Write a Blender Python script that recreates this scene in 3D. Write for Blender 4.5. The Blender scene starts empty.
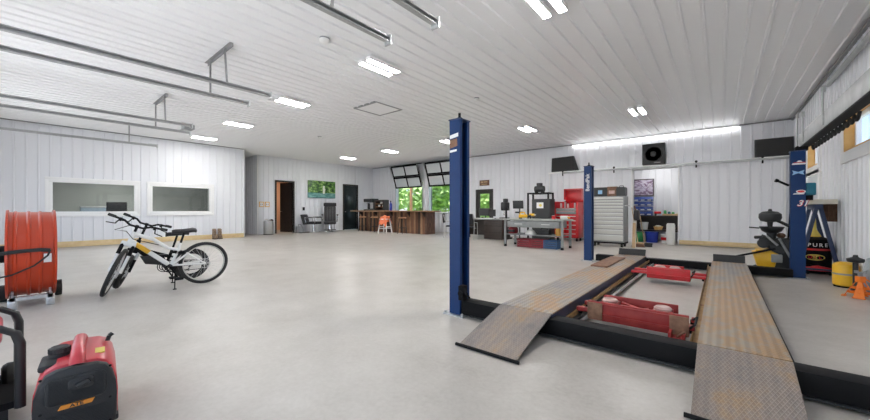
import bpy, bmesh, math, random
from mathutils import Vector, Matrix, Quaternion
random.seed(7)
PI = math.pi
C = bpy.context.scene.collection
INV = {}                                   # object name -> inverse of its thing's world matrix

# ------------------------------------------------------------------ materials
def mat(name, col, rough=.5, metal=0., noise=None, bump=None, spec=.5, coat=0.):
    """principled surface; noise=(scale, second colour, contrast), bump=(scale, strength)"""
    m = bpy.data.materials.new(name); m.use_nodes = True
    nt = m.node_tree; b = nt.nodes['Principled BSDF']
    b.inputs['Base Color'].default_value = (*col, 1); b.inputs['Roughness'].default_value = rough
    b.inputs['Metallic'].default_value = metal; b.inputs['Specular IOR Level'].default_value = spec
    b.inputs['Coat Weight'].default_value = coat
    if noise or bump:
        tc = nt.nodes.new('ShaderNodeTexCoord')
    if noise:
        n = nt.nodes.new('ShaderNodeTexNoise'); n.inputs['Scale'].default_value = noise[0]; n.inputs['Detail'].default_value = 5
        nt.links.new(tc.outputs['Object'], n.inputs['Vector'])
        r = nt.nodes.new('ShaderNodeValToRGB'); c = noise[2] if len(noise) > 2 else .2
        r.color_ramp.elements[0].position = .5 - c; r.color_ramp.elements[1].position = .5 + c
        r.color_ramp.elements[0].color = (*col, 1); r.color_ramp.elements[1].color = (*noise[1], 1)
        nt.links.new(n.outputs['Fac'], r.inputs['Fac']); nt.links.new(r.outputs['Color'], b.inputs['Base Color'])
    if bump:
        n2 = nt.nodes.new('ShaderNodeTexNoise'); n2.inputs['Scale'].default_value = bump[0]; n2.inputs['Detail'].default_value = 4
        nt.links.new(tc.outputs['Object'], n2.inputs['Vector'])
        bp = nt.nodes.new('ShaderNodeBump'); bp.inputs['Strength'].default_value = bump[1]; bp.inputs['Distance'].default_value = .01
        nt.links.new(n2.outputs['Fac'], bp.inputs['Height']); nt.links.new(bp.outputs['Normal'], b.inputs['Normal'])
    return m
def emit(name, col, s):
    m = bpy.data.materials.new(name); m.use_nodes = True; nt = m.node_tree; nt.nodes.clear()
    o = nt.nodes.new('ShaderNodeOutputMaterial'); e = nt.nodes.new('ShaderNodeEmission')
    e.inputs[0].default_value = (*col, 1); e.inputs[1].default_value = s; nt.links.new(e.outputs[0], o.inputs[0]); return m
def glass(name, tint=(.9, .95, .95), refl=.12, flat=None):
    m = bpy.data.materials.new(name); m.use_nodes = True; nt = m.node_tree; nt.nodes.clear()
    o = nt.nodes.new('ShaderNodeOutputMaterial'); t = nt.nodes.new('ShaderNodeBsdfTransparent'); t.inputs[0].default_value = (*tint, 1)
    g = nt.nodes.new('ShaderNodeBsdfGlossy'); g.inputs['Roughness'].default_value = .02
    f = nt.nodes.new('ShaderNodeLayerWeight'); f.inputs[0].default_value = refl
    x = nt.nodes.new('ShaderNodeMixShader'); x.inputs[0].default_value = flat or 0
    if flat is None: nt.links.new(f.outputs['Fresnel'], x.inputs[0])
    nt.links.new(t.outputs[0], x.inputs[1]); nt.links.new(g.outputs[0], x.inputs[2]); nt.links.new(x.outputs[0], o.inputs[0]); return m
class N:                                      # small node-graph writer
    def __init__(s, m): s.t = m.node_tree; s.b = s.t.nodes['Principled BSDF']
    def new(s, k, **kw):
        n = s.t.nodes.new('ShaderNode' + k)
        for a, v in kw.items(): setattr(n, a, v)
        return n
    def link(s, a, b): s.t.links.new(a, b)
    def ramp(s, stops):
        r = s.new('ValToRGB'); el = r.color_ramp.elements
        while len(el) < len(stops): el.new(.5)
        for e, (p, c) in zip(el, stops): e.position = p; e.color = (*c, 1) if len(c) == 3 else c
        return r
    def noise(s, scale, vec, detail=5, rough=.5):
        n = s.new('TexNoise'); n.inputs['Scale'].default_value = scale; n.inputs['Detail'].default_value = detail; n.inputs['Roughness'].default_value = rough
        s.link(vec, n.inputs['Vector']); return n
    def mapping(s, vec, scale):
        m = s.new('Mapping'); m.inputs['Scale'].default_value = scale; s.link(vec, m.inputs[0]); return m.outputs[0]

M = {}
M['wall'] = mat('white_wall_steel', (.79, .80, .835), .42, spec=.45)
M['ceil'] = mat('white_ceiling_steel', (.84, .845, .85), .33, spec=.5)
M['trim'] = mat('white_trim', (.88, .88, .88), .4)
M['trimgrey'] = mat('grey_trim', (.25, .25, .25), .5)
M['pine'] = mat('pine', (.68, .5, .26), .6, noise=(6, (.78, .62, .36)))
M['pineorange'] = mat('pine_orange', (.75, .42, .12), .55, noise=(7, (.82, .52, .2)))
M['dark_room'] = mat('office_grey', (.34, .36, .34), .8, noise=(.9, (.22, .24, .22)))
M['black'] = mat('black_paint', (.008, .008, .009), .6, spec=.12)
M['rubber'] = mat('black_rubber', (.018, .018, .018), .75)
M['plastic'] = mat('black_plastic', (.022, .023, .025), .5)
M['graphite'] = mat('graphite_plastic', (.02, .021, .023), .55, bump=(180, .15))
M['fabric'] = mat('black_fabric', (.02, .02, .024), .85, bump=(90, .3))
M['leather'] = mat('black_leather', (.022, .02, .022), .4, bump=(30, .2))
M['blue'] = mat('lift_blue', (.003, .028, .115), .45, noise=(5, (.004, .034, .13)), spec=.3)
M['navy'] = mat('navy_steel', (.022, .04, .10), .5, noise=(8, (.035, .055, .12)))
M['red'] = mat('gloss_red', (.62, .012, .018), .3, coat=.3)
M['jackred'] = mat('jack_red', (.26, .014, .015), .5, noise=(9, (.33, .03, .025), .15))
M['jackredb'] = mat('jack_red_bright', (.56, .022, .03), .4, noise=(9, (.48, .03, .03), .15))
M['rustplate'] = mat('rusty_brown_steel', (.16, .075, .045), .7, noise=(20, (.28, .15, .09), .2))
M['rust'] = mat('rusted_rail', (.25, .11, .04), .6, noise=(14, (.42, .27, .1), .2))
M['railgrey'] = mat('weathered_rail_grey', (.34, .35, .36), .45, .2, noise=(7, (.46, .47, .48)))
M['galv'] = mat('galvanised_steel', (.52, .54, .55), .38, .75, noise=(25, (.64, .65, .66)))
M['track'] = mat('track_steel', (.36, .37, .37), .4, .6, noise=(25, (.44, .45, .45)))
M['steel'] = mat('brushed_steel', (.62, .62, .61), .32, .85)
M['chrome'] = mat('chrome', (.8, .8, .8), .12, 1.)
M['silver'] = mat('silver_painted_steel', (.56, .55, .52), .4, .35)
M['greysteel'] = mat('grey_painted_steel', (.24, .25, .25), .5, noise=(9, (.3, .31, .31)))
M['benchtop'] = mat('worn_bench_steel', (.36, .38, .36), .4, .3, noise=(12, (.46, .48, .46)))
M['darkwood'] = mat('espresso_wood', (.03, .02, .016), .45, noise=(10, (.045, .03, .024)))
M['doorframe'] = mat('dark_door_trim', (.028, .024, .02), .5)
M['greendoor'] = mat('dark_green_door', (.012, .02, .02), .28, coat=.3)
M['peach'] = mat('peach_wall', (.78, .5, .33), .7)
M['white'] = mat('white_plastic', (.82, .82, .80), .45)
M['cream'] = mat('cream_board', (.72, .68, .56), .6, noise=(12, (.8, .77, .68)))
M['yellow'] = mat('yellow_paint', (.78, .42, .012), .4, noise=(8, (.84, .5, .03)))
M['orange'] = mat('orange_paint', (.85, .20, .012), .42)
M['fanorange'] = mat('fan_orange', (.44, .034, .004), .34, coat=.25)
M['genred'] = mat('generator_red', (.55, .035, .05), .36, coat=.3)
M['handlewood'] = mat('tool_handle_wood', (.50, .33, .18), .6, noise=(12, (.6, .42, .25)))
M['seatwood'] = mat('stool_seat_wood', (.42, .20, .10), .45, noise=(12, (.5, .26, .13)))
M['brown'] = mat('brown_cloth', (.13, .07, .045), .9, noise=(14, (.2, .11, .07)))
M['bluebin'] = mat('blue_bin', (.012, .05, .26), .45)
M['bluetub'] = mat('blue_tub', (.015, .04, .34), .4)
M['green'] = mat('green_tub', (.05, .36, .12), .45)
M['teal'] = mat('teal_paint', (.01, .16, .24), .45)
M['crate_red'] = mat('red_crate', (.26, .02, .03), .5)
M['crate_blue'] = mat('blue_crate', (.03, .09, .22), .5)
M['coral'] = mat('coral_cloth', (.78, .16, .07), .8, noise=(12, (.85, .26, .12)))
M['amber'] = mat('amber_bottle', (.6, .3, .05), .3)
M['cardboard'] = mat('brown_leather_box', (.13, .08, .05), .7, noise=(25, (.3, .22, .15), .1))
M['tire'] = M['rubber']
M['bikewhite'] = mat('white_frame', (.78, .78, .76), .28, coat=.4)
M['decal'] = mat('gold_decal', (.75, .42, .03), .4)
M['paper'] = mat('white_paper', (.8, .8, .78), .7)
M['bluepaper'] = mat('pale_blue_paper', (.55, .68, .78), .6)
M['yellowlabel'] = mat('yellow_sticker', (.75, .6, .12), .5)
M['badge'] = mat('orange_badge', (.72, .26, .03), .4)
M['redtext'] = mat('red_decal', (.6, .02, .02), .4)
M['whitetext'] = mat('white_decal', (.8, .8, .8), .4)
M['logoblue'] = mat('pale_blue_decal', (.25, .45, .68), .4)
M['padw'] = mat('worn_pad', (.42, .25, .22), .6, noise=(14, (.52, .38, .35)))
M['hose'] = mat('grey_duct', (.36, .38, .4), .4, .5)
M['greytote'] = mat('grey_canvas', (.3, .31, .32), .8)
M['bark'] = mat('bark', (.13, .09, .06), .9, noise=(20, (.2, .15, .1)))
M['leafA'] = mat('leaf_bright', (.36, .50, .14), .6, noise=(1.5, (.5, .64, .25)))
M['leafB'] = mat('leaf_mid', (.24, .40, .11), .6, noise=(1.5, (.38, .54, .2)))
M['grass'] = mat('lawn', (.16, .28, .06), .9, noise=(4, (.24, .36, .1)))
M['lamp'] = emit('led_diffuser', (1., .99, .975), 70)
M['glass'] = glass('clear_glass', (.93, .96, .95), .1)
M['glassflat'] = glass('window_glass', (.95, .96, .97), flat=.1)
M['officeglass'] = glass('office_glass', (.8, .81, .8), .28)
M['frost'] = mat('translucent_panel', (.66, .7, .72), .35)

def concrete():
    m = mat('polished_concrete', (.5, .48, .46), .3, spec=.4); n = N(m); tc = n.new('TexCoord').outputs['Object']
    a = n.noise(.35, tc, 8, .6); b = n.noise(2.2, tc, 7, .62); c = n.noise(30, tc, 4, .6)
    r = n.ramp([(.34, (.35, .315, .28)), (.46, (.43, .40, .365)), (.56, (.485, .455, .42)), (.68, (.55, .52, .485))])
    mx = n.new('Math', operation='MULTIPLY_ADD'); n.link(b.outputs['Fac'], mx.inputs[0]); mx.inputs[1].default_value = .4
    h = n.new('Math', operation='MULTIPLY_ADD'); n.link(a.outputs['Fac'], h.inputs[0]); h.inputs[1].default_value = .5; h.inputs[2].default_value = -.065
    n.link(h.outputs[0], mx.inputs[2])
    f = n.new('Math', operation='MULTIPLY_ADD'); n.link(c.outputs['Fac'], f.inputs[0]); f.inputs[1].default_value = .22; n.link(mx.outputs[0], f.inputs[2])
    n.link(f.outputs[0], r.inputs['Fac']); n.link(r.outputs['Color'], n.b.inputs['Base Color'])
    rr = n.ramp([(.2, (.3,) * 3), (.8, (.42,) * 3)]); n.link(a.outputs['Fac'], rr.inputs['Fac']); n.link(rr.outputs['Color'], n.b.inputs['Roughness'])
    return m
M['concrete'] = concrete()

def tread_plate(name, dark=False):
    """worn checker plate: raised lug pattern, rust and blued-steel stains"""
    m = mat(name, (.4, .4, .4), .42, .35); n = N(m); tc = n.new('TexCoord').outputs['Object']
    big = n.noise(1.6, n.mapping(tc, (2.2, .8, 1)), 6, .6); fine = n.noise(17, tc, 5, .65)
    if dark: st = [(.22, (.15, .14, .145)), (.42, (.23, .2, .19)), (.55, (.29, .235, .2)), (.66, (.35, .235, .14)), (.8, (.24, .22, .22))]
    else: st = [(.22, (.22, .235, .28)), (.38, (.33, .31, .305)), (.48, (.40, .345, .285)), (.57, (.47, .29, .14)), (.66, (.39, .315, .26)), (.8, (.26, .27, .30))]
    add = n.new('Math', operation='MULTIPLY_ADD'); n.link(fine.outputs['Fac'], add.inputs[0]); add.inputs[1].default_value = .34
    sub = n.new('Math', operation='ADD'); n.link(big.outputs['Fac'], sub.inputs[0]); sub.inputs[1].default_value = -.17; n.link(sub.outputs[0], add.inputs[2])
    r = n.ramp(st); n.link(add.outputs[0], r.inputs['Fac'])
    # lugs: two families of short raised dashes at right angles
    sx = n.new('SeparateXYZ'); n.link(tc, sx.inputs[0])
    def wave(axis_a, axis_b, fa, fb, ph):
        a = n.new('Math', operation='MULTIPLY_ADD'); n.link(sx.outputs[axis_a], a.inputs[0]); a.inputs[1].default_value = fa * 2; a.inputs[2].default_value = ph
        b = n.new('Math', operation='MULTIPLY_ADD'); n.link(sx.outputs[axis_b], b.inputs[0]); b.inputs[1].default_value = fb * 2; n.link(a.outputs[0], b.inputs[2])
        s = n.new('Math', operation='SINE'); n.link(b.outputs[0], s.inputs[0]); return s.outputs[0]
    w1 = wave(0, 1, 150, 70, 0); w2 = wave(0, 1, 150, -70, PI)
    p = n.new('Math', operation='MAXIMUM'); n.link(w1, p.inputs[0]); n.link(w2, p.inputs[1])
    pr = n.new('Math', operation='POWER'); cl = n.new('Math', operation='MAXIMUM'); n.link(p.outputs[0], cl.inputs[0]); cl.inputs[1].default_value = 0
    n.link(cl.outputs[0], pr.inputs[0]); pr.inputs[1].default_value = 3
    st_x = n.new('Math', operation='MULTIPLY'); n.link(sx.outputs[0], st_x.inputs[0]); st_x.inputs[1].default_value = 2 * PI / .05
    st_s = n.new('Math', operation='SINE'); n.link(st_x.outputs[0], st_s.inputs[0])
    bp = n.new('Bump'); bp.inputs['Strength'].default_value = .55; bp.inputs['Distance'].default_value = .003
    n.link(pr.outputs[0], bp.inputs['Height']); n.link(bp.outputs['Normal'], n.b.inputs['Normal'])
    # colour is paler on the lug tops, darker in the valleys between
    mx = n.new('Mix', data_type='RGBA', blend_type='MULTIPLY'); mx.inputs['Factor'].default_value = .4
    lr = n.ramp([(.0, (.72, .7, .68)), (.8, (1, 1, 1))]); n.link(pr.outputs[0], lr.inputs['Fac'])
    n.link(r.outputs['Color'], mx.inputs['A']); n.link(lr.outputs['Color'], mx.inputs['B']); m3 = n.new('Mix', data_type='RGBA', blend_type='MULTIPLY'); m3.inputs['Factor'].default_value = .2 if dark else .55
    sr = n.ramp([(.25, (.62, .61, .6)), (.75, (1, 1, 1))]); mr = n.new('MapRange'); mr.inputs['From Min'].default_value = -1; n.link(st_s.outputs[0], mr.inputs['Value']); n.link(mr.outputs[0], sr.inputs['Fac'])
    n.link(mx.outputs['Result'], m3.inputs['A']); n.link(sr.outputs['Color'], m3.inputs['B']); n.link(m3.outputs['Result'], n.b.inputs['Base Color'])
    return m
M['tread'] = tread_plate('worn_tread_plate'); M['ramp'] = tread_plate('dirty_ramp_plate', True)

def planks():
    m = mat('reclaimed_planks', (.2, .1, .06), .6); n = N(m); tc = n.new('TexCoord').outputs['Object']
    sx = n.new('SeparateXYZ'); n.link(tc, sx.inputs[0])
    fx = n.new('Math', operation='MULTIPLY'); n.link(sx.outputs[0], fx.inputs[0]); fx.inputs[1].default_value = 1 / .145
    fl = n.new('Math', operation='FLOOR'); n.link(fx.outputs[0], fl.inputs[0])
    wn = n.new('TexWhiteNoise', noise_dimensions='1D'); n.link(fl.outputs[0], wn.inputs['W'])
    r = n.ramp([(.05, (.04, .02, .013)), (.35, (.12, .052, .028)), (.55, (.22, .105, .055)), (.75, (.38, .22, .12)), (.95, (.09, .045, .03))])
    gr = n.noise(5, n.mapping(tc, (6, 6, .6)), 6, .65)
    ad = n.new('Math', operation='MULTIPLY_ADD'); n.link(gr.outputs['Fac'], ad.inputs[0]); ad.inputs[1].default_value = .6
    sb = n.new('Math', operation='MULTIPLY_ADD'); n.link(wn.outputs['Value'], sb.inputs[0]); sb.inputs[1].default_value = 1.0; sb.inputs[2].default_value = -.32
    n.link(sb.outputs[0], ad.inputs[2]); n.link(ad.outputs[0], r.inputs['Fac']); n.link(r.outputs['Color'], n.b.inputs['Base Color'])
    return m
M['planks'] = planks()
M['bartop'] = mat('varnished_bar_top', (.24, .125, .06), .3, noise=(8, (.34, .2, .1)), coat=.3)

def landscape():
    m = mat('landscape_print', (.1, .3, .1), .4); n = N(m); tc = n.new('TexCoord').outputs['Generated']
    sx = n.new('SeparateXYZ'); n.link(tc, sx.inputs[0])
    a = n.noise(7, tc, 6, .65)
    r = n.ramp([(.36, (.006, .022, .006)), (.46, (.03, .1, .02)), (.54, (.12, .28, .04)), (.64, (.45, .58, .25))]); n.link(a.outputs['Fac'], r.inputs['Fac'])
    w = n.noise(5, n.mapping(tc, (1, 1, 4)), 4, .6); wr = n.ramp([(.35, (.03, .16, .15)), (.6, (.22, .45, .42)), (.75, (.6, .72, .7))]); n.link(w.outputs['Fac'], wr.inputs['Fac'])
    lt = n.new('Math', operation='LESS_THAN'); n.link(sx.outputs[2], lt.inputs[0]); lt.inputs[1].default_value = .3
    mx = n.new('Mix', data_type='RGBA'); n.link(lt.outputs[0], mx.inputs['Factor']); n.link(r.outputs['Color'], mx.inputs['A']); n.link(wr.outputs['Color'], mx.inputs['B'])
    d = n.new('Math', operation='SUBTRACT'); n.link(sx.outputs[1], d.inputs[0]); d.inputs[1].default_value = .56
    ab = n.new('Math', operation='ABSOLUTE'); n.link(d.outputs[0], ab.inputs[0])
    wob = n.new('Math', operation='MULTIPLY_ADD'); n.link(a.outputs['Fac'], wob.inputs[0]); wob.inputs[1].default_value = .12; n.link(ab.outputs[0], wob.inputs[2])
    l2 = n.new('Math', operation='LESS_THAN'); n.link(wob.outputs[0], l2.inputs[0]); l2.inputs[1].default_value = .1
    g2 = n.new('Math', operation='GREATER_THAN'); n.link(sx.outputs[2], g2.inputs[0]); g2.inputs[1].default_value = .25
    g3 = n.new('Math', operation='LESS_THAN'); n.link(sx.outputs[2], g3.inputs[0]); g3.inputs[1].default_value = .72
    pr = n.new('Math', operation='MULTIPLY'); n.link(l2.outputs[0], pr.inputs[0]); n.link(g2.outputs[0], pr.inputs[1])
    p2 = n.new('Math', operation='MULTIPLY'); n.link(pr.outputs[0], p2.inputs[0]); n.link(g3.outputs[0], p2.inputs[1])
    m2 = n.new('Mix', data_type='RGBA'); n.link(p2.outputs[0], m2.inputs['Factor']); n.link(mx.outputs['Result'], m2.inputs['A']); m2.inputs['B'].default_value = (.8, .82, .74, 1)
    n.link(m2.outputs['Result'], n.b.inputs['Base Color']); return m
M['landscape'] = landscape()
def swirl():
    m = mat('swirl_print', (.3, .2, .3), .4); n = N(m); tc = n.new('TexCoord').outputs['Generated']
    oc = n.new('TexCoord').outputs['Object']; w = n.noise(2.2, n.mapping(oc, (1, 1, 1.8)), 3, .5); w.inputs['Distortion'].default_value = 3.5
    r = n.ramp([(.3, (.09, .05, .06)), (.42, (.24, .15, .24)), (.52, (.5, .44, .58)), (.6, (.68, .64, .7)), (.72, (.16, .1, .15))]); n.link(w.outputs['Fac'], r.inputs['Fac'])
    n.link(r.outputs['Color'], n.b.inputs['Base Color']); return m
M['swirl'] = swirl()
def grille():
    m = mat('speaker_grille', (.03, .03, .03), .7, bump=(160, .6)); return m
M['grille'] = grille()

# ------------------------------------------------------------------ mesh builder
class MB:
    def __init__(s): s.bm = bmesh.new()
    def _new(s, vs, fs):
        v = [s.bm.verts.new(p) for p in vs]; out = []
        for f in fs:
            try: out.append(s.bm.faces.new([v[i] for i in f]))
            except ValueError: pass
        return v, out
    def box(s, x0, x1, y0, y1, z0, z1, bev=0., seg=2, mx=None):
        P = [(x, y, z) for x in (x0, x1) for y in (y0, y1) for z in (z0, z1)]
        if mx is not None: P = [mx @ Vector(p) for p in P]
        v, f = s._new(P, [(0, 1, 3, 2), (4, 6, 7, 5), (0, 4, 5, 1), (2, 3, 7, 6), (0, 2, 6, 4), (1, 5, 7, 3)])
        if bev:
            es = list({e for q in f for e in q.edges}); bmesh.ops.bevel(s.bm, geom=es, offset=bev, segments=seg, profile=.5, affect='EDGES')
        return s
    def bar(s, a, b, w, h, up=(0, 0, 1), bev=0.):
        a, b = Vector(a), Vector(b); d = (b - a); L = d.length; d.normalize(); up = Vector(up)
        x = d.cross(up)
        if x.length < 1e-4: x = d.cross(Vector((1, 0, 0)))
        x.normalize(); z = x.cross(d)
        m = Matrix((x, d, z)).transposed().to_4x4(); m.translation = a
        return s.box(-w / 2, w / 2, 0, L, -h / 2, h / 2, bev, 2, m)
    def tube(s, pts, r, seg=8, closed=False, caps=True):
        pts = [Vector(p) for p in pts]; n = len(pts); R = r if isinstance(r, (list, tuple)) else [r] * n
        rings = []; prev = None
        for i, p in enumerate(pts):
            if closed: t = (pts[(i + 1) % n] - pts[i - 1])
            else: t = (pts[min(i + 1, n - 1)] - pts[max(i - 1, 0)])
            t.normalize()
            if prev is None:
                u = t.cross(Vector((0, 0, 1)))
                if u.length < 1e-3: u = t.cross(Vector((1, 0, 0)))
            else:
                u = prev - t * prev.dot(t)
                if u.length < 1e-4: u = t.cross(Vector((0, 0, 1)))
            u.normalize(); prev = u; w = t.cross(u)
            rings.append([s.bm.verts.new(p + (u * math.cos(k / seg * 2 * PI) + w * math.sin(k / seg * 2 * PI)) * R[i]) for k in range(seg)])
        m = n if closed else n - 1
        for i in range(m):
            A, B = rings[i], rings[(i + 1) % n]
            off = 0
            if closed and i == n - 1:
                off = min(range(seg), key=lambda o: (A[0].co - B[o].co).length)
            for k in range(seg):
                try: s.bm.faces.new((A[k], A[(k + 1) % seg], B[(k + 1 + off) % seg], B[(k + off) % seg]))
                except ValueError: pass
        if caps and not closed:
            s.bm.faces.new(rings[0][::-1]); s.bm.faces.new(rings[-1])
        return s
    def cyl(s, a, b, r, r2=None, seg=16): return s.tube([a, b], [r, r if r2 is None else r2], seg)
    def lathe(s, prof, seg=24, mx=None):
        """profile of (radius, z) turned about local z"""
        mx = mx or Matrix(); rings = []
        for r, z in prof:
            if r < 1e-5: rings.append([s.bm.verts.new(mx @ Vector((0, 0, z)))])
            else: rings.append([s.bm.verts.new(mx @ Vector((r * math.cos(k / seg * 2 * PI), r * math.sin(k / seg * 2 * PI), z))) for k in range(seg)])
        for A, B in zip(rings, rings[1:]):
            for k in range(seg):
                k2 = (k + 1) % seg
                q = [A[k % len(A)], A[k2 % len(A)], B[k2 % len(B)], B[k % len(B)]]
                q = [v for i, v in enumerate(q) if v not in q[:i]]
                if len(q) > 2:
                    try: s.bm.faces.new(q)
                    except ValueError: pass
        for e in (rings[0][::-1], rings[-1]):
            if len(e) > 2: s.bm.faces.new(e)
        return s
    def prism(s, poly, a0, a1, axis='y', mx=None, bev=0.):
        """closed polygon of (p, q) pushed from a0 to a1 along an axis: y -> (x,z), x -> (y,z), z -> (x,y)"""
        def P(p, a): return {'y': (p[0], a, p[1]), 'x': (a, p[0], p[1]), 'z': (p[0], p[1], a)}[axis]
        V = [P(p, a0) for p in poly] + [P(p, a1) for p in poly]
        if mx is not None: V = [mx @ Vector(p) for p in V]
        n = len(poly)
        v, f = s._new(V, [tuple(range(n)), tuple(range(2 * n - 1, n - 1, -1))] + [(i, n + i, n + (i + 1) % n, (i + 1) % n) for i in range(n)])
        if bev:
            es = list({e for q in f[:2] for e in q.edges}); bmesh.ops.bevel(s.bm, geom=es, offset=bev, segments=2, profile=.5, affect='EDGES')
        return s
    def ball(s, c, r, seg=16, rings=10):
        rx, ry, rz = (r, r, r) if not isinstance(r, (tuple, list)) else r
        bmesh.ops.create_uvsphere(s.bm, u_segments=seg, v_segments=rings, radius=1., matrix=Matrix.Translation(c) @ Matrix.Diagonal((rx, ry, rz, 1)))
        return s
    def torus(s, c, axis, R, r, seg=40, ts=8):
        ax = Vector(axis).normalized(); u = ax.orthogonal().normalized(); w = ax.cross(u)
        return s.tube([Vector(c) + (u * math.cos(k / seg * 2 * PI) + w * math.sin(k / seg * 2 * PI)) * R for k in range(seg)], r, ts, closed=True)
    def quad(s, *p): s._new(p, [tuple(range(len(p)))]); return s
    def build(s, name, m, parent=None, world=False, **tags):
        bm = s.bm; bmesh.ops.recalc_face_normals(bm, faces=bm.faces)
        for f in bm.faces: f.smooth = True
        for e in bm.edges:
            if len(e.link_faces) != 2 or e.calc_face_angle(0) > .62: e.smooth = False
        me = bpy.data.meshes.new(name); loc = Vector()
        if parent is not None:
            if world: bm.transform(INV[parent.name])
        elif tags.get('label') or tags.get('kind'):
            co = [v.co for v in bm.verts]
            loc = Vector((sum((min(c[i] for c in co), max(c[i] for c in co))) / 2 for i in range(2))).to_3d(); loc.z = min(c.z for c in co)
            if tags.get('kind') == 'structure': loc = Vector()
            bm.transform(Matrix.Translation(-loc))
        bm.to_mesh(me); bm.free()
        me.materials.append(M[m] if isinstance(m, str) else m)
        o = bpy.data.objects.new(name, me); C.objects.link(o); o.location = loc
        if parent is not None: o.parent = parent; INV[o.name] = INV[parent.name]
        else: INV[o.name] = Matrix.Translation(-loc)
        for k, v in tags.items():
            if v: o[k] = v
        return o
def tag(o, **t):
    for k, v in t.items():
        if v: o[k] = v
    return o
def thing(name, label, category, loc=(0, 0, 0), rz=0., group=None):
    o = bpy.data.objects.new(name, None); C.objects.link(o); o.location = loc; o.rotation_euler = (0, 0, rz); o.empty_display_size = .1
    INV[o.name] = (Matrix.Translation(loc) @ Matrix.Rotation(rz, 4, 'Z')).inverted()
    return tag(o, label=label, category=category, group=group)
def struct(name):
    o = bpy.data.objects.new(name, None); C.objects.link(o); o['kind'] = 'structure'; INV[o.name] = Matrix(); return o
def dup(root, loc, rz=None, label=None, group=None):
    r = root.copy(); C.objects.link(r); r.location = loc
    if rz is not None: r.rotation_euler = (0, 0, rz)
    if label: r['label'] = label
    if group: r['group'] = group
    for ch in list(root.children):
        c = ch.copy(); C.objects.link(c); c.parent = r
        for g in list(ch.children):
            d = g.copy(); C.objects.link(d); d.parent = c
    return r
def lettering(body, size, m, parent, mx, name='lettering', extrude=.0015, align='CENTER', shear=0., bold=0.):
    cu = bpy.data.curves.new(name, 'FONT'); cu.body = body; cu.size = size; cu.extrude = extrude; cu.align_x = align; cu.align_y = 'CENTER'; cu.shear = shear; cu.offset = bold
    t = bpy.data.objects.new(name, cu); C.objects.link(t)
    me = bpy.data.meshes.new_from_object(t.evaluated_get(bpy.context.evaluated_depsgraph_get()))
    bpy.data.objects.remove(t); bpy.data.curves.remove(cu)
    me.transform(mx); me.materials.clear(); me.materials.append(M[m])
    o = bpy.data.objects.new(name, me); C.objects.link(o); o.parent = parent; INV[o.name] = INV[parent.name]; return o
def face_mx(origin, right, up):
    r, u = Vector(right).normalized(), Vector(up).normalized(); m = Matrix((r, u, r.cross(u))).transposed().to_4x4(); m.translation = origin; return m
def arc(cx, cz, r, a0, a1, n):
    return [(cx + r * math.cos(math.radians(a0 + (a1 - a0) * i / n)), cz + r * math.sin(math.radians(a0 + (a1 - a0) * i / n))) for i in range(n + 1)]
def rrect(x0, x1, z0, z1, r, n=4):
    return arc(x1 - r, z0 + r, r, -90, 0, n) + arc(x1 - r, z1 - r, r, 0, 90, n) + arc(x0 + r, z1 - r, r, 90, 180, n) + arc(x0 + r, z0 + r, r, 180, 270, n)

# ------------------------------------------------------------------ the shell
RIB = .2286
def ribbed(name, m, origin, sdir, tdir, ndir, rects, t=.02, thick=.1, phase=0., minor=True, tags=None):
    """steel panel sheet on a flat wall: rects (s0,s1,t0,t1) along sdir/tdir, ribs along tdir standing out along ndir"""
    O, S, T, Nn = Vector(origin), Vector(sdir), Vector(tdir), Vector(ndir); b = MB()
    for s0, s1, t0, t1 in rects:
        pr = [(s0, 0)]
        k = math.floor((s0 - phase) / RIB) - 1
        while phase + k * RIB < s1 + RIB:
            c = phase + k * RIB
            pts = [(c - .024, 0), (c - .012, t), (c + .012, t), (c + .024, 0)]
            if minor == 2:
                for q in (.076, .152): pts += [(c + q - .012, 0), (c + q - .006, .0035), (c + q + .006, .0035), (c + q + .012, 0)]
            pr += [p for p in pts if s0 + .001 < p[0] < s1 - .001]; k += 1
        pr.append((s1, 0))
        va = [b.bm.verts.new(O + S * s + T * t0 + Nn * n) for s, n in pr]; vb = [b.bm.verts.new(O + S * s + T * t1 + Nn * n) for s, n in pr]
        for i in range(len(pr) - 1): b.bm.faces.new((va[i], va[i + 1], vb[i + 1], vb[i]))
        P = [O + S * s + T * q - Nn * w for s in (s0, s1) for q in (t0, t1) for w in (0, thick)]
        b._new(P, [(1, 3, 7, 5), (0, 1, 5, 4), (2, 6, 7, 3), (0, 2, 3, 1), (4, 5, 7, 6)])
    o = b.build(name, m, None, kind='structure')
    return o
XL, XA, XR, YB, H = -15.15, -16.27, 1.55, 13.55, 3.66
X, Y, Z = (1, 0, 0), (0, 1, 0), (0, 0, 1)
MB().box(-22, XR + .1, -1.1, 16.6, -.2, 0).build('floor', 'concrete', kind='structure')
ribbed('ceiling', 'ceil', (0, 0, H), X, Y, (0, 0, -1), [(-22, XR, -1., YB)], t=.024, thick=.12, phase=.05, minor=False)
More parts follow.
